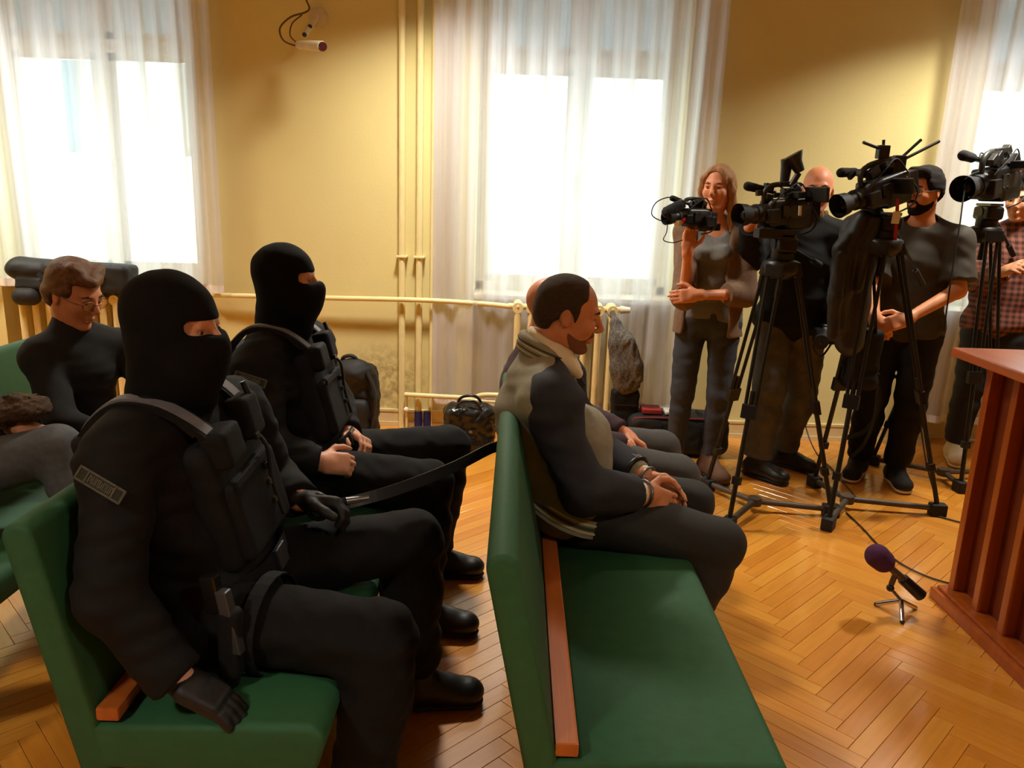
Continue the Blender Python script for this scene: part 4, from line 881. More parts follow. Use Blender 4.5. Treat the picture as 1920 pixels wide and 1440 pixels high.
S = Soft(); torso_soft(S, JD, 0.018, 1.0, 0.01); [arm_soft(S, JD, sd, 0.016, 1.0, upto=0.96, loose=0.006) for sd in 'lr']; S.caps(JD['neck'], JD['neck'] + UP * 0.035, 0.074, 0.07, 0.02, flat=True)
S.build('jacket', mat('dark_maroon_cloth', (52, 26, 36), 0.85, var=0.15, scale=50), tD, vox=0.008, fold=0.005, fscale=32, seed=31)
S = Soft(); torso_low(S, JD, 0.008); [leg_soft(S, JD, sd, 0.014, 1.0, loose=0.012, hem=0.95) for sd in 'lr']
S.build('trousers', mat('charcoal_trousers', (66, 64, 60), 0.85, var=0.1, scale=50), tD, vox=0.008, fold=0.004, fscale=26, seed=33)
for sd in 'lr': shoe(tD, JD, sd, M_boot, M_rub)
face_bits(tD, JD, (90, 70, 50))
# ---------------------------------------------------------------- man in the black turtleneck
JT = setup((0.75, -0.65), (0.95, -0.30), 20, head=P(140, 552, 2.90), neck=(-1.665, 2.92, 0.985), chest=(-1.66, 2.92, 0.845), mid=(-1.69, 2.94, 0.70), pelvis=(-1.72, 2.96, 0.56),
           sh_r=(-1.735, 2.83, 0.905), sh_l=(-1.545, 3.05, 0.905), el_r=(-1.62, 2.72, 0.68), wr_r=(-1.43, 2.76, 0.62), el_l=(-1.38, 3.04, 0.66), wr_l=(-1.36, 2.86, 0.62),
           hip_r=(-1.68, 2.86, 0.545), hip_l=(-1.62, 3.04, 0.545), kn_r=(-1.30, 2.70, 0.51), kn_l=(-1.22, 2.94, 0.51), an_r=(-1.22, 2.66, 0.10), an_l=(-1.15, 2.9, 0.10), toe_r=(0.8, -0.4), toe_l=(0.9, -0.3))
tT = thing('person', 'man with brown hair and glasses in a black turtleneck looking down at left', 'person', (-1.6, 2.9, 0))
hT = [((JT['wr_r'], (0.7, 0.6, -0.2), (0, 0, -1), (0, 1, 0.3)), dict(curl=0.4)), ((JT['wr_l'], (0.2, -0.9, -0.2), (0, 0, -1), (-0.5, 0, 0.5)), dict(curl=0.4))]
body(tT, JT, M_skin_red, hT, vox=0.006)
S = Soft(); torso_soft(S, JT, 0.010, 0.92); [arm_soft(S, JT, sd, 0.012, 1.0, upto=0.98) for sd in 'lr']; S.caps(JT['neck'] - UP * 0.01, JT['neck'] + (JT['head'] - JT['neck']) * 0.42, 0.074, 0.068, 0.02, flat=True)
S.build('turtleneck', mat('black_wool', (19, 20, 19), 0.9, var=0.2, scale=90, bump=0.3, bscale=500), tT, vox=0.007, fold=0.005, fscale=34, seed=41)
S = Soft(); torso_low(S, JT, 0.008); [leg_soft(S, JT, sd, 0.012, 1.0, loose=0.01, hem=0.95) for sd in 'lr']
S.build('trousers', M_trs, tT, vox=0.009, fold=0.004, fscale=26, seed=43)
for sd in 'lr': shoe(tT, JT, sd, M_boot, M_rub, vox=0.009)
c, R = JT['head'], JT['R']
S = Soft(); S.ell(at(c, R, -0.013, 0, 0.040), (0.110, 0.090, 0.098), R, 0.02); S.ell(at(c, R, -0.055, 0, -0.015), (0.066, 0.078, 0.068), R, 0.02); S.caps(at(c, R, 0.035, 0.05, 0.108), at(c, R, 0.090, -0.02, 0.088), 0.026, 0.018, 0.02); S.caps(at(c, R, 0.02, -0.05, 0.108), at(c, R, 0.088, -0.035, 0.078), 0.026, 0.016, 0.02)
hair_cut(S, c, R, 1, [((0.115, 0, -0.03), (0.072, 0.2, 0.092)), ((0.03, 0, -0.085), (0.060, 0.2, 0.085)), ((-0.06, 0, -0.17), (0.2, 0.2, 0.085))])
S.build('hair', M_brhair, tT, vox=0.005, fold=0.003, fscale=60, seed=5, fur=0.002)
face_bits(tT, JT, (84, 56, 34)); glasses(tT, JT, mat('thin_metal_rim', (150, 110, 80), 0.3, 0.6))
# ---------------------------------------------------------------- person at the left edge with raised knee and fur-trimmed coat
JJ = setup((1, 0.1), (1, 0), 5, head=(-1.99, 2.16, 1.20), neck=(-2.03, 2.16, 1.035), chest=(-2.02, 2.16, 0.88), mid=(-1.99, 2.17, 0.72), pelvis=(-1.93, 2.18, 0.57),
           sh_r=(-2.02, 1.98, 0.95), sh_l=(-2.0, 2.34, 0.95), el_r=(-1.93, 1.92, 0.70), wr_r=(-1.72, 2.08, 0.66), el_l=(-1.86, 2.46, 0.76), wr_l=P(38, 800, 2.46),
           hip_r=(-1.90, 2.06, 0.555), hip_l=(-1.88, 2.30, 0.575), kn_r=(-1.43, 1.80, 0.53), kn_l=P(106, 842, 2.42), an_r=(-1.46, 1.68, 0.10), an_l=(-1.27, 2.34, 0.30), toe_r=(0.9, -0.3), toe_l=(1, -0.1))
tJ = thing('person', 'person at the left edge in grey jeans, knee raised, fur-trimmed green coat', 'person', (-1.9, 2.18, 0))
hJ = [((JJ['wr_l'], (0.9, 0.05, -0.25), (0, 0, -1), (0, -1, 0.3)), dict(curl=0.4)), ((JJ['wr_r'], (0.9, 0.3, -0.2), (0, 0, -1), (0, 1, 0.3)), dict(curl=0.4))]
body(tJ, JJ, M_skin, hJ, vox=0.007)
S = Soft(); torso_soft(S, JJ, 0.026, 1.0); [arm_soft(S, JJ, sd, 0.024, 1.0, upto=0.93, loose=0.012) for sd in 'lr']
cj = S.build('coat', mat('olive_parka', (70, 66, 46), 0.85, var=0.2, scale=40), tJ, vox=0.008, fold=0.007, fscale=30, seed=51)
M_fur = mat('brown_fur', (74, 54, 32), 0.9, var=0.45, scale=90, bump=0.8, bscale=300)
Soft().ell(P(48, 764, 2.46), (0.075, 0.07, 0.048), None, 0.02).ell(P(12, 775, 2.44), (0.05, 0.06, 0.055), None, 0.02).ell(P(75, 770, 2.50), (0.035, 0.04, 0.030), None, 0.02).build('fur_cuff', M_fur, cj, vox=0.005, fold=0.008, fscale=90, seed=4, fur=0.006)
nj = JJ['neck']; S = Soft()
for a in np.linspace(0, 2 * math.pi, 14)[:-1]: S.ell(nj + np.array([0.10 * math.cos(a), 0.11 * math.sin(a), 0.03]), (0.045, 0.045, 0.045), None, 0.02)
S.build('fur_collar', M_fur, cj, vox=0.006, fold=0.006, fscale=90, seed=6, fur=0.006)
S = Soft(); torso_low(S, JJ, 0.008); [leg_soft(S, JJ, sd, 0.012, 1.02, loose=0.008, hem=0.95) for sd in 'lr']
S.build('jeans', mat('grey_denim', (84, 88, 92), 0.85, var=0.15, scale=60, bump=0.3, bscale=600), tJ, vox=0.007, fold=0.004, fscale=28, seed=53)
J2 = dict(JJ); J2['an_l'] = JJ['an_l']
shoe(tJ, JJ, 'r', M_boot, M_rub)
a_ = JJ['an_l']; Soft().caps(a_, a_ + np.array([0.02, 0, -0.06]), 0.05, 0.045, 0.02).caps(a_ + np.array([0.0, 0, -0.06]), a_ + np.array([0.17, -0.02, -0.10]), 0.045, 0.036, 0.02).build('shoe', M_boot, tJ, vox=0.007)
S = Soft(); c, R = JJ['head'], JJ['R']; S.ell(at(c, R, -0.014, 0, 0.036), (0.109, 0.088, 0.098), R, 0.02); S.ell(at(c, R, -0.05, 0, -0.03), (0.07, 0.08, 0.08), R, 0.02); hair_cut(S, c, R, 1, [((0.115, 0, -0.02), (0.072, 0.2, 0.09)), ((0.03, 0, -0.085), (0.06, 0.2, 0.085))])
S.build('hair', M_brhair, tJ, vox=0.006, fur=0.002); face_bits(tJ, JJ, (84, 56, 34))
# ---------------------------------------------------------------- woman with the camcorder
JW = setup((-0.35, -0.94), (-0.50, -0.87), 3, head=(1.045, 4.28, 1.603), neck=(1.065, 4.32, 1.425), chest=(1.06, 4.31, 1.26), mid=(1.06, 4.32, 1.08), pelvis=(1.065, 4.32, 0.92),
           sh_r=(0.925, 4.36, 1.365), sh_l=(1.205, 4.265, 1.365), el_r=P(1284, 556, 4.16), wr_r=P(1290, 468, 4.06), el_l=P(1396, 552, 4.20), wr_l=P(1308, 553, 4.07),
           hip_r=(0.985, 4.35, 0.89), hip_l=(1.15, 4.295, 0.89), kn_r=(0.965, 4.33, 0.48), kn_l=(1.155, 4.27, 0.48), an_r=(0.955, 4.36, 0.10), an_l=(1.145, 4.31, 0.10), toe_r=(-0.35, -0.94), toe_l=(0.25, -0.97))
tW = thing('person', 'woman with long fair hair in a brown cardigan and grey top holding a camcorder', 'person', (1.06, 4.32, 0))
hW = [((JW['wr_r'], (0.02, -0.05, 1), (0.25, -0.9, 0.1), (0.9, 0.2, 0.2)), dict(curl=0.55, s=0.92)), ((JW['wr_l'], (-1, -0.02, -0.12), (0, 0.95, -0.2), (0, 0, 1)), dict(curl=0.35, s=0.92))]
body(tW, JW, M_skin_red, hW, s=0.97, w=0.88, vox=0.0055)
S = Soft(); torso_soft(S, JW, 0.008, 0.86, low=False); S.caps(JW['hip_r'] + UP * 0.03, JW['hip_l'] + UP * 0.03, 0.10, 0.10, 0.04)
S.ell(JW['chest'] + JW['f'] * 0.075 - JW['l'] * 0.06 + UP * 0.0, (0.05, 0.06, 0.055), None, 0.03); S.ell(JW['chest'] + JW['f'] * 0.075 + JW['l'] * 0.06, (0.05, 0.06, 0.055), None, 0.03)
S.ell(JW['neck'] + JW['f'] * 0.085 - UP * 0.005, (0.075, 0.06, 0.072), None, 0.01, sub=True)
S.build('top', mat('grey_marl_top', (104, 102, 98), 0.85, var=0.1, scale=80), tW, vox=0.006, fold=0.005, fscale=34, seed=61)
S = Soft(); torso_soft(S, JW, 0.026, 0.88, low=False); S.caps(JW['pelvis'] + UP * 0.05, JW['pelvis'] - UP * 0.10, 0.125, 0.145, 0.04, lat=JW['l'], sq=1.35, flat=True)
f_, l_ = JW['f'], JW['l']; Rw = np.array([f_, l_, UP])
S.box(JW['chest'] + f_ * 0.16 - UP * 0.15, (0.14, 0.085, 0.60), Rw, 0.02, 0.02, sub=True); S.box(JW['pelvis'] + f_ * 0.19 - UP * 0.1, (0.14, 0.115, 0.30), Rw, 0.02, 0.02, sub=True)
S.caps(JW['neck'] + UP * 0.0, JW['neck'] + UP * 0.2, 0.08, 0.10, 0.01, sub=True)
[arm_soft(S, JW, sd, 0.018, 0.92, upto=up_, loose=0.012) for sd, up_ in (('r', 0.60), ('l', 0.70))]
S.build('cardigan', mat('brown_knit', (112, 86, 64), 0.9, var=0.15, scale=70, bump=0.4, bscale=350), tW, vox=0.006, fold=0.006, fscale=30, fdir=(1, 1, 0.25), seed=63)
S = Soft(); torso_low(S, JW, -0.006); [leg_soft(S, JW, sd, 0.006, 0.94, hem=0.92) for sd in 'lr']
S.build('jeans', mat('dark_blue_denim', (46, 50, 58), 0.85, var=0.2, scale=50, bump=0.3, bscale=600), tW, vox=0.007, fold=0.004, fscale=34, seed=65)
M_tan = mat('brown_suede', (84, 54, 34), 0.8, var=0.15)
for sd in 'lr': shoe(tW, JW, sd, M_tan, M_rub, 0.05)
c, R = JW['head'], JW['R']; s_ = 0.97
S = Soft(); S.ell(at(c, R, -0.016, 0, 0.034), (0.102, 0.082, 0.092), R, 0.02)
for y in (-1, 1):
    S.chain([at(c, R, 0.050, 0.020 * y, 0.098), at(c, R, 0.042, 0.066 * y, 0.050), at(c, R, 0.018, 0.080 * y, -0.01), at(c, R, 0.002, 0.080 * y, -0.08), at(c, R, 0.0, 0.088 * y, -0.16), at(c, R, 0.02, 0.092 * y, -0.22)], [0.016, 0.018, 0.020, 0.024, 0.024, 0.010], 0.015)
S.chain([at(c, R, -0.065, 0, 0.0), at(c, R, -0.075, 0, -0.1), at(c, R, -0.07, 0, -0.19)], [0.060, 0.052, 0.028], 0.03, lat=R[1], sq=1.35)
S.ell(at(c, R, 0.060, 0, -0.015), (0.070, 0.062, 0.098), R, 0.01, sub=True); S.caps(at(c, R, 0.10, 0, 0.02), at(c, R, 0.06, 0, 0.125), 0.010, 0.004, 0.01, sub=True)
S.build('hair', M_blond, tW, vox=0.005, fold=0.0022, fscale=110, fdir=(1, 1, 0.1), seed=7)
face_bits(tW, JW, (120, 84, 54), 0.97)
# ---------------------------------------------------------------- bald cameraman
JH = setup((-0.40, -0.92), (-0.30, -0.95), 6, head=(1.600, 4.37, 1.615), neck=(1.585, 4.41, 1.435), chest=(1.565, 4.40, 1.26), mid=(1.56, 4.41, 1.08), pelvis=(1.56, 4.42, 0.93),
           sh_r=(1.385, 4.47, 1.375), sh_l=(1.745, 4.33, 1.365), el_r=P(1408, 482, 4.24), wr_r=P(1408, 420, 4.08), el_l=P(1570, 535, 4.32), wr_l=P(1566, 590, 4.25),
           hip_r=(1.475, 4.45, 0.90), hip_l=(1.65, 4.40, 0.90), kn_r=(1.46, 4.35, 0.49), kn_l=(1.68, 4.45, 0.49), an_r=(1.42, 4.32, 0.10), an_l=(1.64, 4.53, 0.10), toe_r=(0.66, -0.75), toe_l=(0.72, -0.69))
tH = thing('person', 'bald cameraman in black jacket and dark jeans behind the left tripod camera', 'person', (1.55, 4.42, 0))
hH = [((JH['wr_r'], (0.35, -0.25, 0.9), (0.85, -0.1, -0.3), (0.1, -0.9, 0.2)), dict(curl=0.7)), ((JH['wr_l'], (-0.1, -0.15, -1), (-0.9, -0.1, 0.1), (-0.2, -1, 0)), dict(curl=0.7))]
body(tH, JH, M_skin_red, hH, vox=0.006)
S = Soft(); torso_soft(S, JH, 0.024, 1.06, 0.012); [arm_soft(S, JH, sd, 0.022, 1.06, upto=0.96, loose=0.008) for sd in 'lr']; S.caps(JH['neck'], JH['neck'] + (JH['head'] - JH['neck']) * 0.33, 0.084, 0.080, 0.02, flat=True); S.caps(JH['pelvis'], JH['pelvis'] - UP * 0.05, 0.14, 0.14, 0.03, lat=JH['l'], sq=1.3, flat=True)
jh = S.build('jacket', mat('black_softshell', (13, 13, 12), 0.8, var=0.15, scale=40, bump=0.1, spec=0.25), tH, vox=0.007, fold=0.006, fscale=32, seed=71)
S = Soft()
for a in np.linspace(0, 2 * math.pi, 18)[:-1]: S.caps(JH['neck'] + np.array([0.083 * math.cos(a), 0.083 * math.sin(a), 0.03]), JH['neck'] + np.array([0.088 * math.cos(a), 0.088 * math.sin(a), 0.062]), 0.014, 0.012, 0.012)
S.build('collar', mat('brown_scarf', (122, 84, 44), 0.9, var=0.2, scale=60), jh, vox=0.006, fold=0.004, fscale=60, seed=3)
S = Soft(); torso_low(S, JH, 0.010); [leg_soft(S, JH, sd, 0.016, 1.05, loose=0.018, hem=0.96) for sd in 'lr']
S.build('jeans', mat('washed_grey_denim', (82, 78, 68), 0.85, var=0.3, scale=14, bump=0.3, bscale=500), tH, vox=0.0075, fold=0.007, fscale=30, seed=73)
for sd in 'lr': shoe(tH, JH, sd, M_boot, M_rub)
face_bits(tH, JH, (110, 74, 48))
# ---------------------------------------------------------------- bearded man in the olive T-shirt
JI = setup((-0.55, -0.83), (-0.86, -0.52), 4, head=(2.118, 4.27, 1.622), neck=(2.150, 4.30, 1.445), chest=(2.135, 4.29, 1.26), mid=(2.14, 4.30, 1.08), pelvis=(2.145, 4.31, 0.93),
           sh_r=(1.975, 4.40, 1.375), sh_l=(2.295, 4.185, 1.375), el_r=P(1634, 545, 4.22), wr_r=P(1640, 596, 4.08), el_l=P(1796, 545, 4.12), wr_l=P(1700, 598, 4.05),
           hip_r=(2.065, 4.36, 0.90), hip_l=(2.225, 4.26, 0.90), kn_r=(2.045, 4.35, 0.49), kn_l=(2.215, 4.25, 0.49), an_r=(2.05, 4.42, 0.10), an_l=(2.215, 4.30, 0.10), toe_r=(-0.55, -0.83), toe_l=(-0.15, -0.98))
tI = thing('person', 'bearded young man in olive T-shirt and black trousers with hands clasped', 'person', (2.14, 4.31, 0))
hI = [((JI['wr_r'], (0.45, -0.35, -0.75), (0.2, 0.9, -0.2), (0.7, 0, 0.5)), dict(curl=0.75)), ((JI['wr_l'], (-0.93, -0.15, -0.28), (0.1, 0.9, -0.4), (0.1, 0.1, 1)), dict(curl=0.7))]
body(tI, JI, M_skin_tan, hI, vox=0.0055)
S = Soft(); torso_soft(S, JI, 0.016, 1.03, 0.012); [arm_soft(S, JI, sd, 0.018, 1.08, upto=0.40, loose=0.016) for sd in 'lr']; S.caps(JI['pelvis'], JI['pelvis'] - UP * 0.05, 0.125, 0.13, 0.03, lat=JI['l'], sq=1.3, flat=True)
S.ell(JI['neck'] + JI['f'] * 0.03 + UP * 0.03, (0.078, 0.078, 0.05), None, 0.01, sub=True)
S.build('t_shirt', mat('olive_cotton', (54, 48, 36), 0.85, var=0.1, scale=60, bump=0.15, bscale=500), tI, vox=0.006, fold=0.005, fscale=28, seed=81)
S = Soft(); torso_low(S, JI, 0.006); [leg_soft(S, JI, sd, 0.014, 1.02, loose=0.014, hem=0.97) for sd in 'lr']
S.build('trousers', mat('black_denim', (14, 14, 14), 0.85, var=0.15, scale=60, spec=0.25), tI, vox=0.0075, fold=0.005, fscale=30, seed=83)
M_wsole = mat('white_rubber', (212, 200, 176), 0.6)
for sd in 'lr': shoe(tI, JI, sd, mat('black_canvas', (20, 20, 20), 0.8), M_wsole, 0.0)
c, R = JI['head'], JI['R']
S = Soft(); S.ell(at(c, R, -0.012, 0, 0.042), (0.108, 0.086, 0.094), R, 0.02); S.ell(at(c, R, -0.05, 0, -0.01), (0.066, 0.074, 0.062), R, 0.02); S.caps(at(c, R, 0.055, -0.04, 0.10), at(c, R, 0.07, 0.045, 0.098), 0.028, 0.028, 0.02)
hair_cut(S, c, R, 1, [((0.125, 0, -0.02), (0.068, 0.2, 0.092)), ((0.035, 0, -0.085), (0.062, 0.2, 0.088)), ((-0.06, 0, -0.16), (0.2, 0.2, 0.085))])
S.build('hair', mat('black_brown_hair', (24, 18, 13), 0.85, spec=0.2, var=0.3, scale=60, bump=0.5, bscale=300), tI, vox=0.005, fold=0.003, fscale=70, seed=9)
S = lower_face(c, R, 0.0032, -0.032)
S.build('beard', MATS['black_brown_hair'], tI, vox=0.0045, fur=0.002)
face_bits(tI, JI, (22, 16, 12)); glasses(tI, JI, mat('dark_rim', (30, 22, 20), 0.3))
# ---------------------------------------------------------------- cameraman at the right edge
JR = setup((-0.6, -0.8), (-0.75, -0.66), 6, head=(2.88, 4.66, 1.60), neck=(2.90, 4.70, 1.43), chest=(2.90, 4.70, 1.25), mid=(2.90, 4.70, 1.07), pelvis=(2.90, 4.70, 0.92),
           sh_r=(2.76, 4.80, 1.36), sh_l=(3.05, 4.58, 1.36), el_r=(2.72, 4.66, 1.12), wr_r=(2.72, 4.42, 1.22), el_l=(3.06, 4.46, 1.10), wr_l=(2.88, 4.30, 1.20),
           hip_r=(2.82, 4.75, 0.89), hip_l=(2.97, 4.65, 0.89), kn_r=(2.80, 4.72, 0.48), kn_l=(2.98, 4.62, 0.48), an_r=(2.80, 4.76, 0.10), an_l=(2.98, 4.68, 0.10), toe_r=(-0.35, -0.93), toe_l=(-0.4, -0.9))
tR = thing('person', 'cameraman in a reddish checked shirt and dark trousers at the right edge', 'person', (2.9, 4.7, 0))
hR = [((JR['wr_r'], (-0.1, -0.9, 0.3), (0.7, 0, -0.6), (0, 0, 1)), dict(curl=0.7)), ((JR['wr_l'], (-0.5, -0.8, 0.3), (-0.4, 0.2, -0.8), (0, 0, 1)), dict(curl=0.7))]
body(tR, JR, M_skin, hR, vox=0.0065)
def check_material():
    m = bpy.data.materials.new('red_check_flannel'); m.use_nodes = True; nt = m.node_tree; N = nt.nodes; L = nt.links; b = N['Principled BSDF']; b.inputs['Roughness'].default_value = 0.85
    tc = N.new('ShaderNodeTexCoord'); out = None
    for ax, sc_ in (('X', 62), ('Z', 58)):
        w = N.new('ShaderNodeTexWave'); w.bands_direction = ax; w.inputs['Scale'].default_value = sc_ / 6; w.inputs['Distortion'].default_value = 0.6; L.new(tc.outputs['Object'], w.inputs[0])
        r = N.new('ShaderNodeValToRGB'); r.color_ramp.elements[0].position = 0.35; r.color_ramp.elements[1].position = 0.65; L.new(w.outputs['Fac'], r.inputs[0])
        r.color_ramp.elements[0].color = (*lin((54, 24, 20)), 1); r.color_ramp.elements[1].color = (*lin((128, 74, 54)), 1)
        if out is None: out = r
        else:
            x = N.new('ShaderNodeMixRGB'); x.blend_type = 'MIX'; x.inputs[0].default_value = 0.5; L.new(out.outputs[0], x.inputs[1]); L.new(r.outputs[0], x.inputs[2]); L.new(x.outputs[0], b.inputs['Base Color'])
    return m
S = Soft(); torso_soft(S, JR, 0.018, 1.03, 0.012); [arm_soft(S, JR, sd, 0.016, 1.03, upto=0.9, loose=0.008) for sd in 'lr']; S.caps(JR['pelvis'], JR['pelvis'] - UP * 0.06, 0.13, 0.14, 0.03, lat=JR['l'], sq=1.3, flat=True); S.caps(JR['neck'], JR['neck'] + UP * 0.04, 0.075, 0.072, 0.02, flat=True)
S.build('checked_shirt', check_material(), tR, vox=0.007, fold=0.005, fscale=30, seed=91)
S = Soft(); torso_low(S, JR, 0.006); [leg_soft(S, JR, sd, 0.014, 1.0, loose=0.012, hem=0.95) for sd in 'lr']
S.build('trousers', mat('dark_navy_denim', (22, 23, 28), 0.85, var=0.15, scale=60), tR, vox=0.008, fold=0.005, fscale=30, seed=93)
for sd in 'lr': shoe(tR, JR, sd, mat('cream_canvas', (206, 190, 160), 0.8), M_wsole, 0.0)
c, R = JR['head'], JR['R']; S = Soft(); S.ell(at(c, R, -0.013, 0, 0.038), (0.109, 0.087, 0.096), R, 0.02); S.ell(at(c, R, -0.05, 0, -0.01), (0.066, 0.074, 0.066), R, 0.02)
hair_cut(S, c, R, 1, [((0.120, 0, -0.03), (0.070, 0.2, 0.096)), ((0.03, 0, -0.085), (0.060, 0.2, 0.085)), ((-0.06, 0, -0.16), (0.2, 0.2, 0.085))])
S.build('hair', M_dkhair, tR, vox=0.006, fur=0.002); face_bits(tR, JR, (38, 26, 18))
# ================================================================ tripods
M_trip = mat('black_anodised', (20, 19, 18), 0.4, 0.3, var=0.1)
M_tgrey = mat('grey_spreader', (74, 66, 58), 0.5, 0.2)
def tripod(ax, ay, top, feet, label, handle=(0.5, 0.5, -0.3)):
    t = thing('camera_tripod', label, 'tripod', (ax, ay, 0), 'tripods of the cameramen'); A = np.array([ax, ay, top])
    for (fx, fy) in feet:
        f = np.array([fx, fy, 0.02]); h = nrm((f[0] - ax, f[1] - ay, 0)); sd = np.cross(UP, h); a = A + h * 0.07; kn = a + (f - a) * 0.55; lg = MB()
        for sg in (-1, 1): lg.tube([a + sd * 0.030 * sg, kn + sd * 0.024 * sg], 0.0095, 8)
        leg = lg.build('leg', M_trip, t); d = nrm(f - a); n_ = np.cross(d, sd)
        MB().obox(a + d * 0.01, d, sd, n_, 0.03, 0.045, 0.016, 0.004).build('leg_hinge', M_trip, leg)
        MB().obox(kn, d, sd, n_, 0.035, 0.036, 0.016, 0.004).build('leg_clamp', M_trip, leg)
        MB().tube([kn - d * 0.10, f + UP * 0.02], 0.012, 10).build('lower_tube', M_trip, leg)
        k2 = a + (f - a) * 0.82; MB().obox(k2, d, sd, n_, 0.02, 0.02, 0.018, 0.004).build('lock', M_trip, leg)
        MB().obox(f + UP * 0.012, h, sd, UP, 0.040, 0.028, 0.032, 0.008).build('foot', M_rub, leg)
        MB().tube([np.array([ax, ay, 0.055]), np.array([fx, fy, 0.038])], 0.0155, 8).build('spreader_arm', M_tgrey, t)
    MB().tube([(ax, ay, 0.035), (ax, ay, 0.075)], 0.035, 16).build('spreader_hub', M_tgrey, t)
    MB().tube([(ax, ay, top - 0.05), (ax, ay, top - 0.02), (ax, ay, top + 0.03), (ax, ay, top + 0.04)], [0.045, 0.085, 0.085, 0.06], 24).build('bowl', M_trip, t)
    MB().tube([(ax, ay, top - 0.14), (ax, ay, top - 0.05)], [0.018, 0.014], 10).build('bowl_clamp', M_trip, t)
    hd = Soft().caps((ax, ay, top + 0.05), (ax, ay, top + 0.10), 0.055, 0.052, 0.01, flat=True).box((ax, ay, top + 0.11), (0.045, 0.075, 0.035), None, 0.012, 0.01).build('fluid_head', M_trip, t, vox=0.007)
    MB().tube([(ax - 0.05, ay, top + 0.11), (ax + 0.055, ay, top + 0.11)], 0.032, 18).build('tilt_knob', M_trip, hd)
    MB().box(ax - 0.035, ax + 0.035, ay - 0.07, ay + 0.07, top + 0.145, top + 0.160, 0.003).build('slide_plate', M_steel, hd)
    p0 = np.array([ax + 0.03, ay, top + 0.10]); p1 = p0 + np.array(handle)
    MB().tube([p0, p1], 0.0075, 8).build('pan_bar', M_trip, t); MB().tube([p0 + (p1 - p0) * 0.74, p1], 0.015, 10).build('pan_grip', M_rub, t)
    return t
tripod(1.26, 3.79, 1.24, [(1.067, 3.545), (1.64, 3.757), (1.086, 4.074)], 'black tripod with ground spreader in front of the bald cameraman', (0.26, 0.28, -0.10))
tripod(1.765, 3.865, 1.355, [(1.567, 3.594), (2.216, 3.821), (1.713, 4.183)], 'middle black tripod with a coat and bag hung on it', (0.30, 0.22, -0.30))
tripod(2.52, 4.35, 1.415, [(2.53, 4.18), (2.22, 4.60), (2.86, 4.44)], 'black tripod at right beside the lectern', (0.28, 0.22, -0.22))
